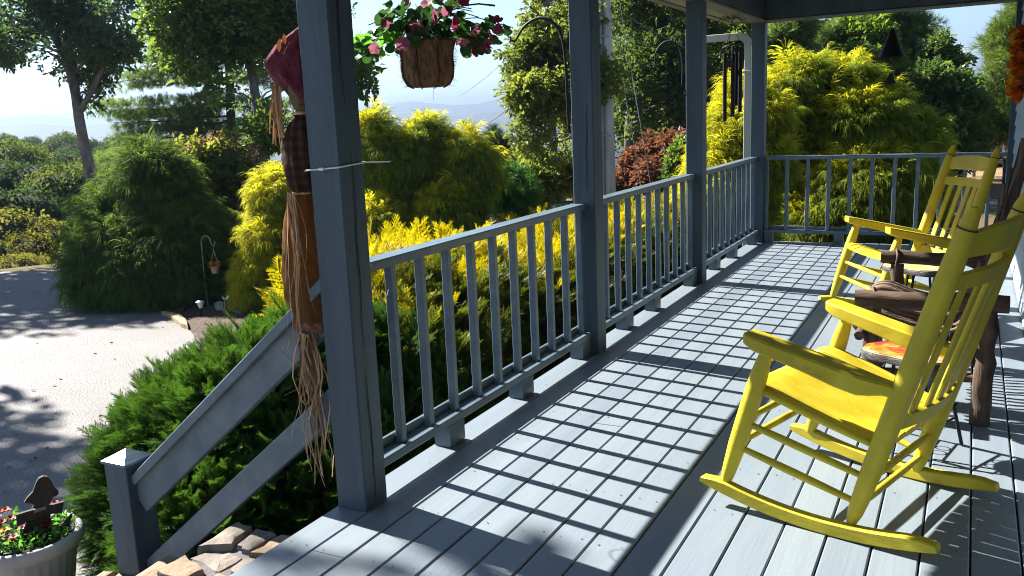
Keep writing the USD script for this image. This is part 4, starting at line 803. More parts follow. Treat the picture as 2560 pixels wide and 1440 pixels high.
FANS = {k: [fan(k, np.random.default_rng(100 + q)) for q in range(6)] for k in ('thread', 'fern', 'leaf', 'needle', 'clump')}
def bake(kind, pos, d, n, size, g, shade=None):
    """Places one spray at each pos, along d with upper side n."""
    d = d / np.linalg.norm(d, axis=1, keepdims=True); s = np.cross(n, d); s /= np.linalg.norm(s, axis=1, keepdims=True) + 1e-9; n = np.cross(d, s)
    pick = g.integers(0, 6, len(pos)); VV, FF, TT, o = [], [], [], 0
    for q in range(6):
        m = pick == q
        if not m.any(): continue
        v, f, t = FANS[kind][q]; S = size[m][:, None, None]
        w = pos[m][:, None] + S * (v[None, :, :1] * d[m][:, None] + v[None, :, 1:2] * s[m][:, None] + v[None, :, 2:] * n[m][:, None])
        k = m.sum(); VV.append(w.reshape(-1, 3)); FF.append((f[None] + (np.arange(k) * len(v))[:, None, None] + o).reshape(-1, 3)); o += k * len(v)
        TT.append((t[None] * (np.ones((k, 1)) if shade is None else shade[m][:, None])).ravel())
    return (np.vstack(VV), np.vstack(FF)), np.concatenate(TT)
def scatter(name, kind, pos, d, n, size, mat, parent, g):
    """Many copies of a few sprays, standing along d with upper side n."""
    pp = str(parent.GetPath()); path = fresh(pp, name); off = LOC.get(pp, np.zeros(3)); pi = UsdGeom.PointInstancer.Define(stage, path)
    for q in range(6):
        v, f, t = FANS[kind][q]; m = usdkit.mesh(stage, f'{path}/spray_{q:03d}', (v, f), mat)
        UsdGeom.PrimvarsAPI(m).CreatePrimvar('tip', Sdf.ValueTypeNames.FloatArray, 'vertex').Set(Vt.FloatArray.FromNumpy(t.astype(np.float32))); pi.GetPrototypesRel().AddTarget(m.GetPath())
    d = d / np.linalg.norm(d, axis=1, keepdims=True); s = np.cross(n, d); s /= np.linalg.norm(s, axis=1, keepdims=True) + 1e-9; n = np.cross(d, s)
    from scipy.spatial.transform import Rotation
    qt = Rotation.from_matrix(np.stack([d, s, n], -1)).as_quat()
    pi.CreateProtoIndicesAttr(Vt.IntArray.FromNumpy(g.integers(0, 6, len(pos)).astype(np.int32))); pi.CreatePositionsAttr(Vt.Vec3fArray.FromNumpy((pos - off).astype(np.float32)))
    pi.CreateOrientationsAttr(Vt.QuathArray([Gf.Quath(float(w), float(x), float(y), float(z)) for x, y, z, w in qt])); pi.CreateScalesAttr(Vt.Vec3fArray.FromNumpy(np.repeat(size[:, None], 3, 1).astype(np.float32)))
    return tag(pi.GetPrim(), kind='stuff')
def lobe_points(lobes, n, g, shell=.4, gap=.0, gfreq=1.2, inner=.72, below=None):
    """Random places near the surface of a set of ellipsoids: centre, radii. Returns positions, outward directions, depth (0 centre, 1 skin)."""
    C = np.array([l[0] for l in lobes], float); R = np.array([np.broadcast_to(l[1], 3) for l in lobes], float)
    area = (R ** 1.6).prod(1) ** (2 / 4.8); k = g.choice(len(lobes), n * 3, p=area / area.sum()); o = g.normal(0, 1, (n * 3, 3)); o /= np.linalg.norm(o, axis=1, keepdims=True); r = 1 - shell * g.random(n * 3) ** 1.4
    p = C[k] + o * r[:, None] * R[k]; ok = np.ones(len(p), bool)
    for i in range(len(lobes)):
        q = (((p - C[i]) / R[i]) ** 2).sum(1) ** .5; ok &= (i == k) | (q > inner)
    if gap: ok &= meshkit.fbm(p * gfreq, 3, 11) > gap * (.65 + .5 * g.random(len(p)))
    if below is not None: ok &= p[:, 2] > below
    p, o, r, k = p[ok][:n], o[ok][:n], r[ok][:n], k[ok][:n]; nn = o / R[k]; nn /= np.linalg.norm(nn, axis=1, keepdims=True); return p, nn, r
def lobes_px(rows, D, spread=0.35, seed=0, sq=1.0, ry=.85):
    """Leaf masses placed from directions in the photograph: (u, v, radius in its pixels), at a distance D, with real depth."""
    g = np.random.default_rng(seed); out = []
    for u, v, r, *dd in rows:
        q = r * D / FPX; c = at(u, v, D + (dd[0] if dd else g.uniform(-1, 1) * spread * q * 2)); out.append((c, np.array([q * sq, q * sq, q * ry])))
    return out
def core(lobes, k, g, sub=2):
    m = MB()
    for c, r in lobes:
        s = trimesh.creation.icosphere(sub, 1.0); v = s.vertices * (k * np.asarray(r)) * (1 + .25 * (meshkit.fbm(s.vertices * 2 + np.asarray(c), 3, 5) - .5))[:, None] + c; m.add(v, s.faces)
    return m
def limb_path(a, b, g, sag=.1, n=8):
    a, b = np.asarray(a, float), np.asarray(b, float); k = np.linspace(0, 1, n)[:, None]; L = np.linalg.norm(b - a); p = a + k * (b - a) + np.sin(k * PI) * np.array([0, 0, sag * L]); p[1:-1] += g.normal(0, .018 * L, (n - 2, 3)); return p

bark_grey = blotchy('grey_bark', (.05, .042, .036), (.19, .17, .15), 5., .95, (1, 1, .3), 1., 22., .03, detail=8.)
bark_dark = blotchy('dark_bark', (.020, .016, .013), (.07, .055, .045), 5., .95, (1, 1, .3), 1., 22., .03, detail=8.)
inner_mat = blotchy('inner_twigs', (.012, .012, .007), (.035, .032, .018), 20., .95, bump=1., dist=.05)  # dark colour of the solid cores added inside the foliage
def tree(name, label, cat, trunk, r0, r1, lobes, n, size, mat, kind='leaf', bark=bark_grey, seed=0, gap=.36, gfreq=.9, shell=.75, group=None, droop=-.15, limbs=True, sj=.35, inner=.5, lthick=.35, fine=26):
    g = np.random.default_rng(seed); trunk = np.asarray(trunk, float); t = thing(name, label, cat, trunk[0], group=group)
    path = smoothpath(trunk, 18) if len(trunk) > 2 else trunk[0] + np.linspace(0, 1, 18)[:, None] * (trunk[-1] - trunk[0])
    k = np.linspace(0, 1, 18); rad = r0 + (r1 - r0) * k; rad[0] *= 1.35; rad[1] *= 1.1; m = MB(); m.tube(path, rad, 12, True, .12, seed); part('trunk', m, bark, t, True)
    if limbs:
        for i, (c, r) in enumerate(lobes):
            c = np.asarray(c, float); dist = np.linalg.norm(path - c, axis=1) + .9 * np.maximum(0, path[:, 2] - c[2] + .3 * np.max(r)); q = int(np.argmin(dist)); L = np.linalg.norm(c - path[q])
            if L < .15: continue
            rb = max(.02, rad[q] * lthick * min(1, .5 + L / 6)); m = MB(); p = limb_path(path[q], c, g, .10); m.tube(p, np.linspace(rb, rb * .35, len(p)), 7)
            for z in range(4): e = c + g.normal(0, .55, 3) * np.asarray(r); a = p[int(g.integers(4, 8))]; m.tube(limb_path(a, e, g, .05, 5), np.linspace(rb * .4, rb * .12, 5), 5)
            part('limb', m, bark, t, True)
    p, o, r = lobe_points(lobes, n, g, shell, gap, gfreq, inner)
    d = o + g.normal(0, .55, p.shape) + np.array([0, 0, droop]); nn = g.normal(0, .45, p.shape) + np.array([0, 0, 1.])
    scatter('crown', kind, p, d, nn, size * (1 + sj * g.normal(0, 1, len(p))).clip(.45, 1.8), mat, t, g)
    return t
def shrub(name, label, cat, base, lobes, n, size, mat, kind, seed=0, up=.3, gap=.0, shell=.35, ncore=.78, group=None, floor_z=GZ - .05, sj=.3, top_fronds=0, ftall=.3, gfreq=2.0, inner=.80, flat=0.6, gold=None, cut=.35, hang=0.0):
    """gold: yellow sun-grown foliage; sun and shade are partly put into the colour."""
    g = np.random.default_rng(seed); t = thing(name, label, cat, base, group=group)
    part('inner_branches', core(lobes, ncore, g), inner_mat, t, True, kind='stuff')  # opaque dark core added to stop see-through, in place of branches
    p, o, r = lobe_points(lobes, n, g, shell, gap, gfreq, inner, floor_z)
    d = o + g.normal(0, .38, p.shape) + np.array([0, 0, up]); nn = o * .5 * (1 - hang) + g.normal(0, .25, p.shape) + np.array([0, 0, flat + hang]); sz = size * (1 + sj * g.normal(0, 1, len(p))).clip(.5, 1.7)
    if top_fronds:
        q = np.flatnonzero(o[:, 2] > .45)[:top_fronds]; d[q] = o[q] * .5 + g.normal(0, .5, (len(q), 3)) + np.array([0, 0, ftall]); sz[q] *= 1.45
    if gold is None: scatter('foliage', kind, p, d, nn, sz, mat, t, g); return t
    sunny = o @ SUN * .6 + o[:, 2] * .5 + .9 * (meshkit.fbm(p * 1.7, 3, seed) - .5) + g.normal(0, .10, len(p)) > cut  # colour follows the sun direction: gold on the lit side, darker green elsewhere
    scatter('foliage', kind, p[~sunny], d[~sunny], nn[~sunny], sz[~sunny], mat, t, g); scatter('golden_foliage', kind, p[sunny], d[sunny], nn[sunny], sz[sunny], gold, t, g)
    return t

# ---- near shrubs along the porch
jun_green = leafy('green_juniper', [(0, (.018, .045, .014)), (.5, (.03, .075, .018)), (1, (.055, .115, .022))], .35, .45, 1.2, tip=[(0, (.04, .10, .02)), (.5, (.075, .17, .028)), (1, (.12, .24, .035))])
lat = unit(AX[0] * (1, 1, 0)); fwd = unit(AX[2] * (1, 1, 0)); J = at(670, 1000, 5.05)
gl = []
for a, b, zc_, ra, rv in [(-.64, .02, -.70, .40, .52), (-.45, .15, -.58, .50, .64), (-.10, .05, -.48, .52, .74), (.22, .25, -.40, .50, .76), (.50, .35, -.42, .48, .70), (.72, .35, -.52, .42, .58), (-.42, -.20, -.78, .38, .42), (-.20, -.45, -.76, .46, .52), (.25, -.30, -.70, .45, .56), (.58, -.10, -.62, .42, .56), (.90, .30, -.68, .30, .46), (-.72, .22, -.74, .30, .42)]:
    c = J + lat * a * 1.02 + fwd * b; gl.append((np.array([c[0], c[1], zc_ - .02]), np.array([ra, ra, rv])))
shrub('green_juniper', 'rounded bright green juniper bush filling the corner beside the stair rail', 'bush', (J[0], J[1], GZ), gl, 10000, .145, jun_green, 'fern', 1, .35, 0, .28, .80, sj=.28, top_fronds=60, ftall=.8, inner=.84)
jun_mid = leafy('shaded_gold_juniper', [(0, (.025, .04, .010)), (.5, (.045, .065, .014)), (1, (.075, .095, .018))], .42, .45, 1.1, tip=[(0, (.06, .085, .014)), (.5, (.10, .13, .018)), (1, (.17, .19, .022))])  # darker green copy for sides turned from the sun, shade put into the colour
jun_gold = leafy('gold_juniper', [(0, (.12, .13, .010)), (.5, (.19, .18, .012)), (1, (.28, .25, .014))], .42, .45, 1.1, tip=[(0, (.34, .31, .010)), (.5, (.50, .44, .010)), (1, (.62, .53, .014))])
hg = []; g = np.random.default_rng(41)
for y in np.arange(4.35, 11.6, .55):
    low = .36 * min(1, max(0, (y - 5.6) / 1.4))
    for x, z, r in ((-1.30, -.45, .50), (-1.75, -.22 - low, .62), (-2.35, -.24 - low, .62), (-2.9, -.37 - low, .6)):
        q = AX @ (np.array([x, y, 0]) - EYE)                             # keeps clear of the island bed
        if q[0] / q[2] > -.175: hg.append((np.array([x + g.uniform(-.12, .12) - .04 * (y - 5), y + g.uniform(-.1, .1), z + g.uniform(-.08, .06)]), np.array([r, r, .60 + g.uniform(-.05, .08)])))
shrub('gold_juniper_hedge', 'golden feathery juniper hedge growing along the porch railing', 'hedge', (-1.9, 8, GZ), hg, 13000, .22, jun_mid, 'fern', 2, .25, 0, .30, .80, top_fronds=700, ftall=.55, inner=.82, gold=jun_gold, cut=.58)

cyp_gold = leafy('gold_thread_cypress', [(0, (.14, .17, .018)), (.5, (.22, .24, .02)), (1, (.30, .30, .024))], .5, .6, .9, tip=[(0, (.34, .35, .022)), (.5, (.48, .47, .028)), (1, (.58, .55, .035))], spec=.08)  # yellow copy for sun-facing growth, sunlight partly put into the colour
cyp_lime = leafy('lime_thread_cypress', [(0, (.05, .085, .02)), (.5, (.08, .12, .026)), (1, (.13, .165, .032))], .48, .6, .8, tip=[(0, (.14, .20, .03)), (.5, (.24, .30, .036)), (1, (.36, .40, .045))], spec=.08)  # darker copy for growth facing away from the sun, shade partly coloured in
cyp_dark = leafy('dark_green_cypress', [(0, (.03, .06, .02)), (.5, (.048, .088, .026)), (1, (.075, .12, .034))], .46, .75, .8, tip=[(0, (.07, .12, .034)), (.6, (.11, .17, .044)), (1, (.18, .24, .06))], spec=.05)
g0 = lambda u, v, D: np.array([*at(u, v, D)[:2], GZ])
L = lobes_px([(925, 340, 34), (938, 312, 18), (918, 400, 52), (960, 380, 30), (985, 440, 50), (1058, 350, 32), (1065, 322, 16), (1092, 318, 10), (1030, 385, 34), (1085, 400, 52), (1140, 380, 34), (1172, 362, 20), (1165, 420, 44), (1205, 412, 20), (1228, 418, 10), (1190, 460, 36), (1080, 480, 70), (980, 510, 66), (1120, 530, 56), (950, 570, 55), (1160, 520, 40), (1050, 600, 60), (900, 470, 50)], 11.6, .7, 2)
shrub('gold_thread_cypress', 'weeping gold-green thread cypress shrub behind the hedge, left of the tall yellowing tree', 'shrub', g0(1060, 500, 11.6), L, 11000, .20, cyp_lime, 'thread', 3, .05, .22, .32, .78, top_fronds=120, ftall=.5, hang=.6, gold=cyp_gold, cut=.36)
L = lobes_px([(700, 465, 34), (690, 500, 42), (715, 560, 60), (680, 600, 44), (700, 660, 68), (665, 690, 50), (720, 735, 62), (655, 745, 46), (640, 760, 34), (745, 480, 40), (760, 600, 60)], 11.9, .4, 4)
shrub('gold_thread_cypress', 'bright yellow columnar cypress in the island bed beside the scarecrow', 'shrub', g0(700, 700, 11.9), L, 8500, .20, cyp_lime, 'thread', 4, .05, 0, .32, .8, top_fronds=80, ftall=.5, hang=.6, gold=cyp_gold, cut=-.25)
L = lobes_px([(2010, 205, 52), (1975, 240, 55), (2050, 240, 50), (2128, 200, 40), (2120, 180, 24), (2160, 240, 48), (2215, 255, 30), (1955, 320, 60), (2050, 330, 95), (2150, 320, 85), (2225, 300, 45), (2240, 390, 85), (2290, 345, 45), (2310, 400, 40), (2060, 450, 110), (1955, 440, 62), (2170, 470, 110), (2280, 480, 70), (1950, 540, 60), (2060, 570, 100), (2180, 580, 100), (2280, 560, 70)], 13.4, .5, 6, ry=.8)
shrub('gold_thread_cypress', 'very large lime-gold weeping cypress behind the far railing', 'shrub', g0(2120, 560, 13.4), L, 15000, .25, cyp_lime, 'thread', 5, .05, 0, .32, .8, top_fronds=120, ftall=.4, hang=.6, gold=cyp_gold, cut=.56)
L = lobes_px([(1835, 300, 42), (1805, 345, 40), (1855, 240, 34), (1860, 330, 55), (1800, 420, 60), (1860, 430, 70), (1780, 500, 60), (1850, 520, 75), (1775, 590, 60), (1850, 610, 70), (1900, 300, 50), (1900, 400, 60)], 11.8, .4, 7)
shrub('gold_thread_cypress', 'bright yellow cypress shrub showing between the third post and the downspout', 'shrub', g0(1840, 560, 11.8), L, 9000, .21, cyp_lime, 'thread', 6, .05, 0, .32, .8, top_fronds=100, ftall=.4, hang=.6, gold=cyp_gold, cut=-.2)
L = lobes_px([(385, 450, 62), (330, 500, 66), (415, 505, 60), (385, 545, 95), (290, 570, 70), (460, 590, 70), (330, 630, 95), (430, 650, 105), (255, 650, 52), (520, 665, 68), (280, 700, 70), (380, 700, 85), (480, 710, 72), (556, 695, 50), (235, 700, 30), (400, 408, 22), (355, 430, 32), (265, 540, 32), (225, 600, 24), (565, 640, 30), (430, 520, 44)], 13.0, .9, 8)
shrub('dark_cypress', 'large dark green cypress bush standing on the island bed by the driveway', 'bush', g0(400, 700, 13.0), L, 12000, .26, cyp_dark, 'thread', 7, .0, .30, .36, .70, hang=.6, sj=.45)

# ---- trees around the driveway
oak_mat = leafy('oak_leaf', [(0, (.035, .075, .04)), (.5, (.06, .115, .05)), (1, (.12, .18, .06))], .5, .36, .5, glow=(1.7, 1.6, .8), spec=.35)
green_mat = leafy('broad_leaf', [(0, (.05, .095, .024)), (.45, (.09, .145, .035)), (.8, (.15, .195, .05)), (1, (.24, .26, .07))], .5, .36, .7, glow=(1.8, 1.7, .8), spec=.35)
pine_mat = leafy('pine_needle', [(0, (.06, .105, .045)), (.5, (.105, .165, .06)), (1, (.17, .23, .07))], .52, .6, .8, spec=.08, glow=(2.2, 2.0, 1.0))
maple_mat = leafy('yellowing_leaf', [(0, (.085, .125, .035)), (.4, (.145, .18, .045)), (.75, (.25, .25, .065)), (1, (.42, .34, .09))], .5, .45, .7, glow=(1.7, 1.6, .8), spec=.2)
turning_mat = leafy('turning_leaf', [(0, (.045, .08, .024)), (.46, (.085, .125, .034)), (.54, (.17, .165, .045)), (.62, (.38, .22, .05)), (1, (.46, .17, .04))], .5, .5, .5, glow=(1.6, 1.5, .8), spec=.1)
red_mat = leafy('red_leaf', [(0, (.09, .045, .028)), (.45, (.19, .085, .045)), (.75, (.34, .17, .085)), (1, (.44, .27, .14))], .42, .5, 1.1, glow=(1.3, 1.1, .9))
lime_mat = leafy('lime_leaf', [(0, (0.065, 0.117, 0.021)), (.5, (0.130, 0.195, 0.029)), (1, (0.247, 0.273, 0.039))], .45, .45, .6)
crape_mat = leafy('crape_leaf', [(0, (.10, .14, .04)), (.5, (.16, .18, .05)), (.8, (.25, .18, .08)), (1, (.36, .18, .12))], .5, .5, 1.)
D = 20.6
tree('oak_tree', 'tall oak with leaning forked trunk at the left beyond the driveway', 'tree', [np.array([*at(268, 640, D)[:2], -2.6]), at(242, 500, D), at(217, 390, D), at(197, 290, D), at(182, 200, D), at(142, 100, D), at(100, 0, D), at(75, -120, D)], .175, .06,
     lobes_px([(60, 50, 105), (-40, 100, 85), (120, 130, 60), (205, 70, 95), (300, 40, 80), (285, 125, 62), (240, 180, 44), (90, -70, 130), (240, -70, 120), (30, 120, 50), (215, 262, 22), (240, 225, 34), (175, 20, 60), (335, 100, 30), (-120, 40, 90), (160, 165, 30), (330, -40, 80)], D, 1.2, 1), 5600, .215, oak_mat, seed=1, gap=.58, shell=.85, lthick=.55)
tw = smoothpath([at(195, 285, D), at(235, 215, D - .2), at(262, 150, D - .2), at(285, 40, D), at(290, -80, D)], 12)
part('trunk', MB().tube(tw, np.linspace(.07, .03, 12), 9), bark_grey, stage.GetPrimAtPath('/World/oak_tree'), True)
tw = smoothpath([at(190, 230, D), at(178, 130, D + .2), at(160, 40, D + .3), at(165, -100, D + .3)], 12)
part('trunk', MB().tube(tw, np.linspace(.085, .04, 12), 9), bark_grey, stage.GetPrimAtPath('/World/oak_tree'), True)
D = 15.2
tree('broadleaf_tree', 'leafy green tree with pale trunk behind the scarecrow', 'tree', [np.array([*at(672, 600, D)[:2], GZ - .1]), at(668, 450, D), at(655, 350, D), at(640, 250, D), at(620, 120, D), at(610, -20, D), at(600, -120, D)], .115, .05,
     lobes_px([(450, 40, 78), (560, 40, 95), (680, 40, 95), (430, 125, 42), (520, 140, 66), (640, 140, 80), (630, 235, 46), (560, 225, 32), (700, 220, 50), (645, 345, 36), (660, 310, 40), (500, -80, 130), (660, -80, 130), (780, 60, 90), (800, 180, 70), (895, 130, 46), (880, 205, 36), (870, 50, 60), (720, 330, 40)], D, .9, 3), 6000, .205, green_mat, seed=2, gap=.49, shell=.85, lthick=.4)
D = 24.5
def pine_boughs(trunk_u, trunk_v0, trunk_v1, D, rows, seed):
    out = []
    for u, v, lift in rows:                                         # long flat boughs: overlapping flat leaf masses out to the tip
        a = at(trunk_u, v - lift * 0 - 20, D); b = at(u, v, D); L = np.linalg.norm(b - a)
        for k in np.arange(.25, 1.02, .5 / max(L, .6)): out.append((a + (b - a) * k + (0, 0, -.05), np.array([.60, .60, .17 + .05 * (1 - k)])))
    return out
rows = [(290, 200, 0), (262, 268, 0), (285, 300, 0), (330, 340, 0), (350, 160, 0), (400, 110, 0), (300, 385, 0), (250, 400, 0), (370, 395, 0), (470, 350, 0), (700, 200, 0), (720, 270, 0), (690, 330, 0), (640, 385, 0), (460, 260, 0), (440, 60, 0), (660, 120, 0), (480, 400, 0), (420, 310, 0)]
tree('white_pine', 'white pine with long flat boughs reaching left over the driveway', 'tree', [np.array([*at(585, 640, D)[:2], GZ - .4]), at(580, 400, D), at(570, 100, D), at(565, -160, D)], .17, .06, pine_boughs(575, 0, 0, D, rows, 3), 11000, .22, pine_mat, 'needle', bark_dark, 3, .12, 1.4, .9, droop=.25, limbs=False, inner=.2)
mm = stage.GetPrimAtPath('/World/white_pine'); g = np.random.default_rng(6)
for u, v, _ in rows: p = limb_path(at(575, v - 10, D), at(u, v + 6, D), g, -.03); part('bough', MB().tube(p, np.linspace(.035, .008, len(p)), 6), bark_dark, mm, True)
D = 14.6
tree('crape_myrtle', 'crape myrtle shrub with fading pink seed heads behind the dark cypress', 'shrub', [np.array([*at(560, 640, D)[:2], GZ]), at(560, 560, D), at(555, 470, D)], .05, .03,
     lobes_px([(470, 430, 52), (530, 420, 60), (590, 450, 62), (520, 490, 80), (600, 530, 70), (450, 500, 60), (560, 580, 80), (630, 490, 40), (500, 385, 32), (565, 375, 30), (445, 385, 26), (620, 420, 30), (640, 560, 46)], D, .6, 9), 6000, .16, crape_mat, seed=4, gap=.2, shell=.9, inner=.4)
heads = MB(); g = np.random.default_rng(9)
for i in range(42):
    u, v = g.uniform(430, 640), 0; v = 372 + abs(u - 540) * .38 + g.uniform(-34, 26); c = at(u, v, D + g.uniform(-.5, .5))
    for q in range(16): leaf_card(heads, c + g.normal(0, .05, 3) * (1, 1, 1.8), g.normal(0, 1, 3) + (0, 0, .6), g.normal(0, 1, 3), .045, .035)
part('seed_heads', heads, leafy('pink_seed_head', [(0, (.32, .14, .11)), (1, (.48, .26, .21))], .35, .7, glow=(1, 1, 1)), stage.GetPrimAtPath('/World/crape_myrtle'), kind='stuff')
D = 16.4
tree('yellowing_tree', 'tall tree with yellowing leaves left of the middle post', 'tree', [np.array([*at(1385, 560, D)[:2], GZ - .1]), at(1385, 430, D), at(1375, 250, D), at(1370, 50, D), at(1372, -120, D)], .11, .05,
     lobes_px([(1375, 40, 66), (1325, 140, 56), (1395, 150, 66), (1300, 235, 38), (1355, 240, 60), (1415, 260, 60), (1330, 330, 52), (1395, 350, 60), (1340, 415, 46), (1410, 430, 52), (1310, 440, 34), (1360, 475, 44), (1385, -60, 80), (1450, 60, 70), (1470, 200, 70), (1470, 350, 60), (1290, 190, 24), (1350, 90, 50)], D, 1., 11), 8500, .165, maple_mat, seed=5, gap=.46, shell=.85)
D = 25.
tree('turning_tree', 'big dark green tree turning orange at the ends behind the utility pole', 'tree', [np.array([*at(1578, 500, D)[:2], GZ - .2]), at(1572, 380, D), at(1580, 200, D), at(1600, 0, D), at(1605, -120, D)], .15, .06,
     lobes_px([(1590, 60, 80), (1670, 60, 80), (1560, 150, 62), (1630, 160, 76), (1700, 170, 72), (1590, 250, 66), (1660, 270, 70), (1720, 270, 54), (1620, 340, 60), (1560, 320, 40), (1690, 340, 50), (1600, -60, 100), (1700, -60, 100), (1760, 60, 70), (1770, 200, 60), (1578, 120, 44, -1.6), (1582, 225, 46, -1.6), (1575, 20, 48, -1.6), (1600, 310, 36, -1.6)], D, 1., 13), 7500, .27, turning_mat, seed=6, gap=.48, shell=.85, bark=bark_grey)
D = 21.
tree('red_tree', 'low russet red tree under the big tree, right of the utility pole', 'tree', [np.array([*at(1640, 540, D)[:2], GZ]), at(1640, 470, D), at(1635, 380, D)], .05, .03,
     lobes_px([(1595, 410, 34), (1640, 385, 38), (1685, 370, 30), (1640, 435, 44), (1580, 450, 32), (1690, 430, 36), (1710, 395, 26), (1560, 470, 26), (1665, 470, 34)], D, .7, 15), 3600, .20, red_mat, seed=7, gap=.46, shell=.9)
D = 28.
tree('dark_tree', 'dark tree behind the wind chime', 'tree', [np.array([*at(1790, 560, D)[:2], GZ - .2]), at(1795, 300, D), at(1800, 50, D)], .17, .08,
     lobes_px([(1800, 100, 62), (1850, 90, 60), (1790, 190, 62), (1850, 190, 60), (1820, 270, 60), (1780, 320, 50), (1860, 30, 60), (1900, 150, 50), (1760, 380, 46)], D, 1., 17), 5200, .32, green_mat, seed=8, gap=.33, shell=.85, bark=bark_dark)
D = 24.
tree('evergreen_tree', 'dark evergreen tree left of the wind bell behind the great cypress', 'tree', [np.array([*at(1990, 560, D)[:2], GZ - .2]), at(1985, 250, D), at(1980, 30, D)], .16, .05,
     lobes_px([(1960, 110, 62), (2020, 120, 62), (1990, 60, 50), (2060, 170, 50), (1940, 190, 50), (1930, 90, 40), (2070, 100, 36)], D, 1., 19), 5200, .30, pine_mat, 'needle', bark_dark, 9, .25, .9, .9, droop=.2)
tree('broadleaf_tree', 'yellow-green tree directly behind the wind bell', 'tree', [np.array([*at(2150, 560, D)[:2], GZ - .2]), at(2150, 300, D), at(2140, 90, D)], .13, .05,
     lobes_px([(2110, 90, 44), (2160, 110, 58), (2200, 150, 46), (2140, 170, 52), (2090, 160, 40), (2180, 70, 34), (2240, 210, 50), (2260, 300, 60)], D, 1., 21), 6500, .24, lime_mat, seed=10, gap=.33, shell=.85)
D = 27.
rows = [(2170, 40, 0), (2310, 60, 0), (2320, 100, 0), (2190, 110, 0), (2300, 150, 0), (2340, 175, 0), (2180, 180, 0), (2330, 240, 0), (2200, 240, 0), (2280, 20, 0)]
tree('pine_tree', 'pine with uneven boughs rising above the wind bell', 'tree', [np.array([*at(2250, 560, D)[:2], GZ - .2]), at(2248, 250, D), at(2245, 10, D)], .16, .04, pine_boughs(2247, 0, 0, D, rows, 5), 5000, .28, pine_mat, 'needle', bark_dark, 11, .12, 1.4, .9, droop=.3, limbs=False, inner=.2)
D = 23.
tree('broadleaf_tree', 'mid green spreading tree at the right of the great cypress', 'tree', [np.array([*at(2370, 520, D)[:2], GZ - .1]), at(2370, 300, D), at(2360, 120, D)], .12, .04,
     lobes_px([(2345, 130, 26), (2375, 160, 34), (2330, 200, 40), (2395, 230, 40), (2350, 260, 56), (2420, 280, 46), (2380, 330, 56), (2310, 310, 50), (2430, 340, 40), (2350, 100, 14), (2300, 380, 56), (2390, 390, 44), (2440, 265, 22)], D, 1., 23), 7500, .22, green_mat, seed=12, gap=.33, shell=.85)
D = 24.5
tree('pine_tree', 'bright long-needled pine at the right edge beside the house wall', 'tree', [np.array([*at(2520, 520, D)[:2], GZ - .1]), at(2525, 250, D), at(2545, 20, D), at(2550, -60, D)], .14, .05,
     lobes_px([(2550, 40, 46), (2520, 70, 32), (2500, 110, 40), (2560, 110, 50), (2530, 160, 44), (2480, 200, 34), (2540, 230, 50), (2500, 260, 44), (2540, 310, 44), (2490, 320, 36), (2600, 60, 60), (2600, 200, 60), (2480, 110, 20)], D, 1., 25), 3600, .36, leafy('bright_pine', [(0, (0.056, 0.106, 0.025)), (.5, (0.112, 0.163, 0.035)), (1, (0.200, 0.225, 0.044))], .35, .5, .6), 'needle', bark_dark, 13, .22, .9, .9, droop=.3)
D = 31.
tree('russet_tree', 'small russet tree at the edge of the tan lawn', 'tree', [np.array([*at(2470, 420, D)[:2], GZ]), at(2470, 380, D), at(2468, 340, D)], .06, .03, lobes_px([(2470, 360, 30), (2440, 380, 28), (2500, 375, 30), (2470, 395, 30), (2410, 400, 26)], D, .7, 27), 900, .34, leafy('russet_leaf', [(0, (.16, .07, .025)), (1, (.30, .18, .06))], .4, .5), seed=14, gap=.2, shell=.9)
D = 14.2
tree('young_pine', 'small vivid green young pine beside the yellowing tree', 'tree', [np.array([*at(1283, 560, D)[:2], GZ]), at(1283, 480, D), at(1281, 418, D)], .03, .008, lobes_px([(1282, 436, 14), (1278, 460, 26), (1295, 475, 28), (1265, 490, 28), (1290, 505, 34), (1310, 500, 26), (1270, 520, 34), (1300, 535, 36)], D, .5, 29), 1500, .20, leafy('young_pine_needle', [(0, (0.039, 0.130, 0.026)), (1, (0.104, 0.247, 0.046))], .35), 'needle', bark_dark, 15, .0, 1.5, .9, droop=.4, limbs=False)
D = 24.
tree('dark_conifer', 'pointed dark conifer seen through the gap left of the yellowing tree', 'tree', [np.array([*at(1237, 560, D)[:2], GZ - .8]), at(1237, 440, D), at(1237, 312, D)], .08, .01, lobes_px([(1237, 326, 8), (1236, 345, 17), (1240, 365, 25), (1233, 388, 32), (1240, 415, 40), (1232, 445, 46), (1250, 470, 46)], D, .5, 31), 1900, .30, leafy('dark_needle', [(0, (.012, .03, .015)), (1, (.03, .055, .024))], .25), 'needle', bark_dark, 16, .0, 1.2, .95, droop=.2, limbs=False)
D = 19.
tree('green_sapling', 'small green sapling between the pole wires and the third post', 'tree', [np.array([*at(1705, 560, D)[:2], GZ]), at(1705, 470, D), at(1705, 400, D)], .03, .015, lobes_px([(1706, 385, 22), (1700, 415, 24), (1712, 440, 24), (1695, 455, 20)], D, .5, 33), 800, .20, green_mat, seed=17, gap=.15, shell=.9)

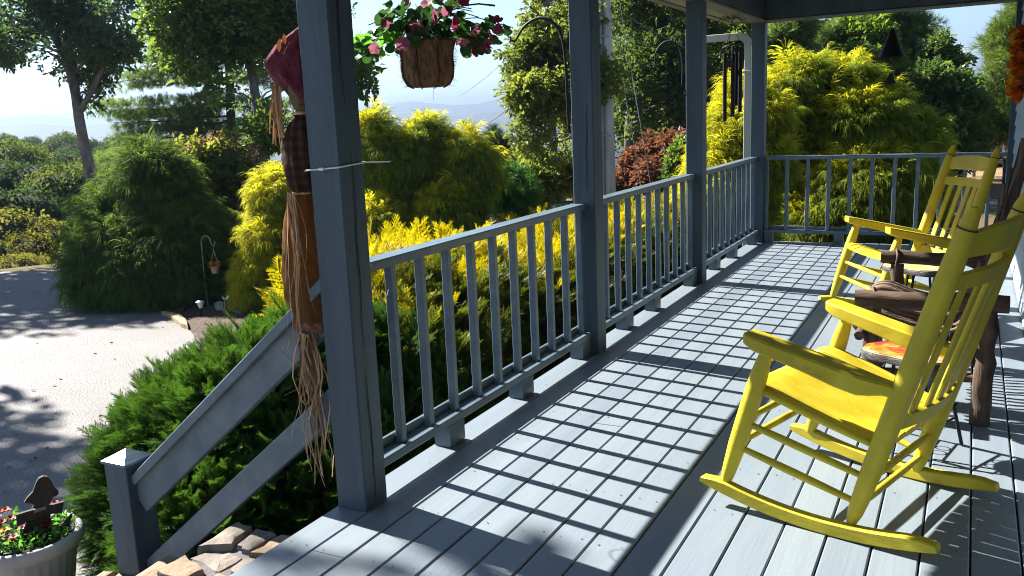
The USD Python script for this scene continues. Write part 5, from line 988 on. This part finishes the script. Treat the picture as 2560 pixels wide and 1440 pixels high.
# ---- trees outside the frame on the sunny side; their shade falls on the driveway and the porch floor
tree('shade_tree', 'leafy tree over the near driveway, left of everything in view', 'tree', [(-14.2, 5.6, GZ - .1), (-14.0, 5.5, 3), (-13.6, 5.4, 8)], .2, .08, [(np.array(c), np.array(r)) for c, r in (((-12.4, 4.3, 4.6), (1.1, .9, .7)), ((-14.0, 5.2, 5.6), (1.0, .9, .7)), ((-14.6, 3.9, 4.8), (1.1, .9, .8)), ((-14.8, 5.6, 6.8), (.9, .8, .6)), ((-9.9, 3.75, 8.6), (.8, .5, .4)), ((-13.2, 3.4, 6.0), (.9, .7, .6)))], 1500, .40, green_mat, seed=20, gap=.38)
tree('shade_tree', 'leafy tree by the far driveway edge, left of the tall oak', 'tree', [(-19.5, 10.6, GZ - .4), (-19.3, 10.4, 3), (-19, 10.3, 8)], .2, .08, [(np.array(c), np.array([1.4, 1.4, 1.0])) for c in ((-18.2, 10.0, 4.4), (-19.6, 11.2, 5.4), (-20.2, 9.6, 5.0), (-19.4, 9.6, 6.6))], 1200, .42, green_mat, seed=21, gap=.38)

# ---- the valley
far_mats = [leafy(f'valley_leaf_{i}', [(0, a), (1, b)], .4, .8, .25, spec=.03) for i, (a, b) in enumerate([((.022, .048, .024), (.055, .095, .038)), ((.05, .085, .03), (.12, .15, .045)), ((.10, .115, .035), (.22, .20, .055)), ((.020, .04, .026), (.045, .075, .04))])]
def far_proto(k, mat, tall, n, sz, kind='clump'):
    g = np.random.default_rng(60 + k)
    if k == 3:                                                      # a pointed evergreen
        return [(np.array([g.normal(0, .02) * tall, g.normal(0, .02) * tall, tall * z]), np.array([w, w, .10]) * tall) for z, w in ((.12, .26), (.24, .27), (.36, .25), (.48, .21), (.60, .17), (.72, .13), (.83, .085), (.93, .045))], g
    lobes = [(np.array([0, 0, .60 * tall]), np.array([.24, .24, .30]) * tall)]
    for i in range(13): a = i * 2.4 + g.normal(0, .3); e = g.uniform(.32, .92); rr_ = .26 * math.sin(PI * (.18 + .72 * e)); lobes.append((np.array([math.cos(a) * rr_ * tall, math.sin(a) * rr_ * tall, tall * e]), np.array([.15, .15, .12]) * tall * g.uniform(.7, 1.25)))
    return lobes, g
protos = []
gv_ = np.random.default_rng(77); spots = []
for u, v, D, H in [(20, 470, 27, 8), (90, 520, 25, 8), (150, 480, 29, 8.5), (215, 560, 24, 6), (40, 560, 24, 7), (-30, 500, 26, 8), (120, 590, 22.5, 5.5), (180, 620, 21.5, 4.2), (60, 630, 21.5, 4.4), (10, 640, 21.5, 4.6), (-40, 620, 22, 5.5), (250, 470, 30, 8.5),
                   (30, 400, 44, 10), (110, 395, 48, 10), (180, 400, 46, 10), (240, 390, 52, 11), (-40, 405, 42, 10), (70, 425, 37, 9), (150, 430, 38, 9.5), (0, 375, 70, 11), (70, 368, 78, 11), (130, 362, 90, 12), (200, 366, 84, 12), (-40, 380, 64, 11), (260, 372, 74, 12), (160, 352, 130, 12), (40, 356, 120, 12), (100, 350, 150, 12), (230, 352, 140, 12), (-10, 352, 150, 12),
                   (1215, 372, 60, 11), (1270, 365, 72, 11), (1185, 360, 90, 11), (1245, 352, 120, 12), (1295, 380, 50, 10), (300, 360, 110, 12), (330, 420, 60, 12), (300, 440, 40, 10)]:
    spots.append((at(u, v, D), H))
vt = []
kinds = [('dense dark green valley tree below the driveway', 0), ('mid green valley tree below the driveway', 1), ('yellow-green valley tree below the driveway', 2), ('pointed blue-green evergreen in the valley below the driveway', 3)]
for i, (c, H) in enumerate(spots):
    k = [3, 2, 1, 1, 3, 0, 2, 1, 2, 3, 3, 0][i] if i < 12 else [1, 0, 3, 0, 2, 1, 0, 0][i % 8]
    lab, q = kinds[k]; base = c - np.array([0, 0, H * .97]); base[2] = min(base[2], -1.3)
    if len(vt) <= k or vt[k] is None:
        while len(vt) <= k: vt.append(None)
        lobes, g = far_proto(k, far_mats[k], 10., 0, 0); t = thing('valley_tree', lab, 'tree', (0, 0, 0), group='trees in the valley')
        t.GetAttribute('xformOp:translate').Set(Gf.Vec3d(*map(float, base))); UsdGeom.Xformable(t).AddRotateZOp().Set(20.); UsdGeom.Xformable(t).AddScaleOp().Set(Gf.Vec3f(H / 10))
        m = MB(); m.tube([(0, 0, -1), (.05, 0, 3), (0, .05, 7)], [.22, .17, .08], 7); part('trunk', m, bark_dark, t, True); part('inner_branches', core(lobes, .80, g), inner_mat, t, True, kind='stuff')  # the solid core is added so that each crown shades itself
        p, o, r = lobe_points(lobes, 8500, g, .32, .22, .6, .75); d = o + g.normal(0, .6, p.shape); mesh, tp = bake('clump', p, d, o + (0, 0, .6), g.uniform(.16, .34, len(p)), g); part('crown', mesh, far_mats[k], t, tip=tp); vt[k] = t
    else: copy_of(vt[k], lab, base, gv_.uniform(0, 6), scale=(H / 10 * gv_.uniform(.9, 1.1), H / 10 * gv_.uniform(.9, 1.1), H / 10))
g = np.random.default_rng(88); FOREST = fresh('/World', 'distant_forest'); fo = UsdGeom.PointInstancer.Define(stage, FOREST); fmat = blotchy('distant_forest_green', (.02, .04, .018), (.05, .07, .025), .05, .95, bump=0.)
for q in range(5):
    s = trimesh.creation.icosphere(2, 1.0); v = s.vertices * (1 + .9 * (meshkit.fbm(s.vertices * 1.9 + q * 7, 3, q) - .5))[:, None] * (1, 1, 1.15); fo.GetPrototypesRel().AddTarget(usdkit.mesh(stage, f'{FOREST}/crown_{q:03d}', (v, s.faces), fmat).GetPath())
N = 6500; az = np.radians(g.uniform(-5, 64, N)); r = 150 * (2300 / 150) ** g.random(N); x, y = 2 - r * np.sin(az), r * np.cos(az); s = g.uniform(3.2, 6.5, N)
fo.CreateProtoIndicesAttr(Vt.IntArray.FromNumpy(g.integers(0, 5, N).astype(np.int32))); fo.CreatePositionsAttr(Vt.Vec3fArray.FromNumpy(np.column_stack([x, y, ground_z(x, y) + s * .8]).astype(np.float32))); fo.CreateScalesAttr(Vt.Vec3fArray.FromNumpy(np.repeat(s[:, None], 3, 1).astype(np.float32)))
tag(fo.GetPrim(), 'far wooded valley floor fading into haze below the hills', 'forest', kind='stuff')

# ------------------------------------------------------------------ utility pole, wires, sign, red shed
pole_mat = blotchy('weathered_pole', (.26, .23, .20), (.42, .385, .34), 6., .9, (1, 1, .08), .5, 40., .006)
D = 15.6; pb, pt = at(1528, 560, D), at(1515, -60, D); pb = np.array([pb[0], pb[1], GZ]); ax_ = pt - pb
t = thing('utility_pole', 'weathered grey utility pole right of the middle porch post', 'utility pole', pb)
part('shaft', MB().tube([pb, pb + ax_ * .5, pb + ax_, pb + ax_ * 1.25], [.098, .088, .080, .074], 18), pole_mat, t, 60)
off = -AX[0] * .118 - np.array([AX[2][0], AX[2][1], 0]) * .02
conduit = blotchy('grey_conduit', (.16, .18, .22), (.22, .24, .28), 8., .5)
part('conduit', MB().tube([pb + off, pb + ax_ + off], [.030, .030], 10), conduit, t, 60)
for k in (.12, .42, .78):
    c = pb + ax_ * k; m = MB(); m.bar(c - AX[0] * .16 - unit([AX[2][0], AX[2][1], 0]) * .06, c + AX[0] * .02 - unit([AX[2][0], AX[2][1], 0]) * .1, .006, .03); part('strap', m, conduit, t)
wire_mat = plain('steel_wire', (.42, .42, .42), .4); cable_mat = plain('dark_cable', (.06, .06, .065), .6)
for lab, a, b, w, mt in (('left of two pale guy wires running down from the utility pole', pb + ax_ * .98, at(1622, 560, 17.5), .0055, wire_mat), ('right of two pale guy wires running down from the utility pole', pb + ax_ * 1.22, at(1648, 560, 17.2), .0055, wire_mat),
                         ('dark service cable sloping down left from the utility pole past the hills', pb + ax_ * .93, at(1180, 330, 26), .010, cable_mat), ('upper thin power line crossing the pale sky left of the pole', pb + ax_ * 1.15, at(1150, 240, 30), .006, cable_mat), ('thin cable running right from the pole across the big tree', pb + ax_ * .9, at(1900, 150, 26), .008, cable_mat)):
    k = np.linspace(0, 1, 14)[:, None]; a, b = np.asarray(a), np.asarray(b).copy()
    if 'guy' in lab: b[2] = GZ
    sagv = 0 if 'guy' in lab else .35
    single('guy_wire' if 'guy' in lab else 'power_line', MB().tube(a + k * (b - a) - np.sin(k * PI) * np.array([0, 0, sagv]), w, 6), mt, lab, 'wire', True)
D = 13.2; sc = at(1371, 519, D); sx = unit([AX[0][0], AX[0][1], 0]); sn = -unit([AX[2][0], AX[2][1], 0]); W, Hh = .66, .15
t = thing('street_sign', 'green street name sign with white letters above the hedge', 'sign', sc)
sgreen = blotchy('sign_green', (.012, .055, .035), (.02, .075, .05), 10., .45); swhite = plain('sign_white', (.6, .62, .6), .5)
m = MB(); q = sc - (0, 0, .06); m.add([q, q + sx * W, q + sx * W + (0, 0, Hh), q + (0, 0, Hh), q - sn * .006, q + sx * W - sn * .006, q + sx * W + (0, 0, Hh) - sn * .006, q + (0, 0, Hh) - sn * .006], [(0, 1, 2, 3), (7, 6, 5, 4), (0, 4, 5, 1), (1, 5, 6, 2), (2, 6, 7, 3), (3, 7, 4, 0)]); part('blade', m, sgreen, t)
tm = meshkit.text_mesh('LADY SLIPPER LN', .068, .002); w_ = tm.bounds[1][0]; k = min(1, (W - .06) / w_); v = tm.vertices * (k, 1, 1)
part('lettering', (q + sx * .03 + (0, 0, .042) + v[:, :1] * sx + v[:, 1:2] * np.array([0, 0, 1.]) + v[:, 2:] * sn + sn * .001, tm.faces), swhite, t)
m = MB(); c = q + sx * W / 2 - sn * .03; m.tube([np.array([c[0], c[1], GZ]), c + (0, 0, Hh)], .022, 8); part('sign_post', m, conduit, t)
D = 24.; rs = blotchy('red_stain', (.13, .03, .018), (.22, .06, .035), 6., .8, (1, 1, .2)); c = at(1405, 505, D); c[2] = GZ
t = thing('red_shelter', 'small red wooden shelter half hidden behind the middle post', 'shelter', c)
for i in range(4): m = MB(); p = c + sx * (.42 * i - .1); m.bar(p, p + (0, 0, .95), .09, .09, sn); part('post', m, rs, t)
for z in (.30, .62, .92): m = MB(); m.bar(c - sx * .25 + (0, 0, z), c + sx * 1.3 + (0, 0, z), .03, .10); part('rail', m, rs, t)
D = 27.; wood = blotchy('grey_fence_wood', (.10, .085, .07), (.2, .17, .14), 6., .9)
c = at(2390, 470, D); c[2] = GZ
t = thing('rail_fence', 'low dark rail fence on the tan lawn behind the far rocking chair', 'fence', c)
for i in range(6): m = MB(); p = c + sx * (1.0 * i - .5); m.bar(p, p + (0, 0, 1.0), .1, .1, sn); part('post', m, wood, t)
for z in (.45, .85): m = MB(); m.bar(c - sx * .6 + (0, 0, z), c + sx * 4.6 + (0, 0, z), .05, .12); part('rail', m, wood, t)

# ------------------------------------------------------------------ island bed ornaments
hb = np.array([*gp(521, 772), GZ + .05]); hd = float((hb - EYE) @ AX[2])
t = thing('shepherd_hook', 'grey shepherd hook standing in the island bed beside the dark cypress', 'hook', hb)
hpts = [hb] + [at(u, v, hd) for u, v in ((515, 720), (510, 680), (506, 640), (503.5, 612), (505, 596), (511, 590), (519, 591), (525, 600), (531, 613), (535, 615), (537, 608), (537, 603))]
part('pole', MB().tube(smoothpath(hpts, 40), .0085, 7), blotchy('green_grey_metal', (.10, .13, .11), (.2, .23, .2), 30., .5), t, True)
pc = at(538, 683, hd); terra = blotchy('pale_terracotta', (.38, .22, .15), (.48, .30, .22), 12., .8)
t = thing('flower_pot', 'small pale terracotta pot of orange flowers hanging from the shepherd hook', 'flower pot', pc)
m = MB(); m.lathe([(.001, 0), (.042, 0), (.058, .085), (.064, .086), (.064, .10), (.055, .10), (.05, .08)], pc - (0, 0, .0), 20); part('pot', m, terra, t, 40)
for sg in (-1, 1): m = MB(); m.tube([pc + AX[0] * .058 * sg + (0, 0, .1), at(534, 625, hd), at(533, 614, hd)], .004, 5); part('cord', m, raffia, t)
g = np.random.default_rng(3)
for i in range(22):
    o = unit(g.normal(0, 1, 3)) * (.068, .068, .04); c = pc + (0, 0, .115) + o; m = MB()
    for k in range(9): leaf_card(m, c, unit(g.normal(0, 1, 3) + o * 12), g.normal(0, 1, 3), .036, .024)
    part('flower', m, [marigolds[0], marigolds[2], marigolds[3], marigolds[0]][i % 4], t)
sb = np.array([*gp(505, 797), GZ + .04]); sd = float((sb - EYE) @ AX[2]); s_ = sd / FPX
t = thing('solar_light', 'little solar path light with frosted lantern at the bed edge', 'lamp', sb)
m = MB(); m.tube([sb, sb + (0, 0, 20 * s_)], .016, 10); part('stake', m, black_iron, t)
m = MB(); m.lathe([(4 * s_, 20 * s_), (8.5 * s_, 34 * s_), (8 * s_, 34.5 * s_), (.001, 34.6 * s_)], sb, 12); part('lantern', m, M('frosted_lantern', {'p': ('principled_bsdf', {'base_color': (.62, .62, .56), 'roughness': .5})}, []), t)
m = MB(); m.lathe([(.001, 33 * s_), (11 * s_, 34.8 * s_), (11 * s_, 36 * s_), (5 * s_, 39 * s_), (.001, 40 * s_)], sb, 12); part('cap', m, blotchy('brushed_metal', (.4, .4, .42), (.5, .5, .52), 20., .35, metal=.7), t)
ob = np.array([*gp(563, 786), GZ + .04]); od = float((ob - EYE) @ AX[2])
t = thing('garden_ornament', 'white butterfly ornament on a thin stake beside the path light', 'ornament', ob)
m = MB(); m.tube([ob, at(562, 748, od)], .006, 6); part('stake', m, wire_mat, t)
for px in ([(562, 748), (555, 739), (556, 745), (558, 748)], [(562, 748), (570, 737), (573, 744), (568, 748)]):
    m = MB(); c = at(562, 745, od); nn = -np.array([AX[2][0], AX[2][1], 0]); m.add(*cutout(px, c, nn, .008).pair()); part('wing', m, plain(f'white_wing_{px[1][0]}', (.68, .64, .56), .5), t)
ob = np.array([*gp(591, 778), GZ + .04]); od = float((ob - EYE) @ AX[2])
t = thing('garden_ornament', 'pale hummingbird ornament on a tall thin stake left of the yellow cypress', 'ornament', ob)
m = MB(); m.tube([ob, at(590, 702, od)], .006, 6); part('stake', m, blotchy('rusty_stake', (.2, .10, .06), (.3, .17, .11), 30.), t)
orn = blotchy('pale_ornament', (.42, .38, .34), (.55, .5, .46), 20.)
c = at(592, 692, od); nn = -np.array([AX[2][0], AX[2][1], 0])
part('body', cutout([(590, 703), (586, 694), (587, 684), (591, 683), (594, 692), (594, 702)], c, nn, .02), orn, t); part('wing', cutout([(592, 696), (600, 684), (612, 680), (609, 688), (600, 695)], c + nn * .015, nn, .008), orn, t)
edge_stone = [blotchy('bed_stone_tan', (.26, .19, .10), (.40, .30, .16), 9., .9, bump=.6, dist=.02), blotchy('bed_stone_grey', (.22, .20, .18), (.34, .31, .28), 9., .9, bump=.6, dist=.02)]
def flat_rock(name, label, px, z, th, mat, seed): return single(name, rough_slab([gp(u, v, z) for u, v in px][::-1] if Polygon([gp(u, v, z) for u, v in px]).exterior.is_ccw is False else [gp(u, v, z) for u, v in px], z, th, seed, .01), mat, label, 'rock')
flat_rock('border_stone', 'tan border stone at the curved edge of the driveway', [(402, 776), (440, 780), (466, 796), (470, 812), (452, 806), (425, 786)], GZ + .07, .08, edge_stone[0], 1)
flat_rock('garden_rock', 'flat pale grey rock at the left under the dark cypress', [(378, 756), (385, 748), (400, 746), (412, 752), (398, 757), (385, 760)], GZ + .09, .06, edge_stone[1], 2)
flat_rock('garden_rock', 'long flat tan rock in the shade of the island bed', [(412, 752), (425, 744), (455, 747), (485, 751), (470, 756), (430, 757)], GZ + .09, .06, edge_stone[0], 3)
flat_rock('garden_rock', 'small pale block of rock between the two ornaments', [(536, 757), (545, 752), (558, 753), (558, 762), (542, 763)], GZ + .12, .08, edge_stone[1], 4)
flat_rock('garden_rock', 'narrow pale rock leading to the yellow cypress', [(562, 762), (580, 765), (605, 777), (600, 780), (575, 770)], GZ + .08, .05, edge_stone[1], 5)
g = np.random.default_rng(55); fl = MB()
for i in range(55):
    u, v = g.uniform(-40, 420), g.uniform(690, 1420); c = np.array([*gp(u, v), GZ + .012]); leaf_card(fl, c, np.array([*g.normal(0, 1, 2), .12]), np.array([*g.normal(0, .3, 2), 1.]), g.uniform(.03, .055), .03)
single('fallen_leaves', fl, blotchy('dry_leaf', (.05, .025, .012), (.14, .075, .035), 3., .9, bump=0.), 'dry brown leaves scattered over the driveway', 'leaves', kind='stuff')

# ------------------------------------------------------------------ the air
hz = MB(); b0, b1 = np.array([-6200, -6200, -84.]), np.array([6200, 6200, 150.])
hz.mesh(trimesh.creation.box(bounds=[b0, b1]))
single('haze', hz, M('haze', {'v': ('principled_volume', {'color': (.23, .30, .41), 'density': HAZE_D, 'anisotropy': .45})}, [], surface=None, volume='v.volume'), None, None, kind='stuff')
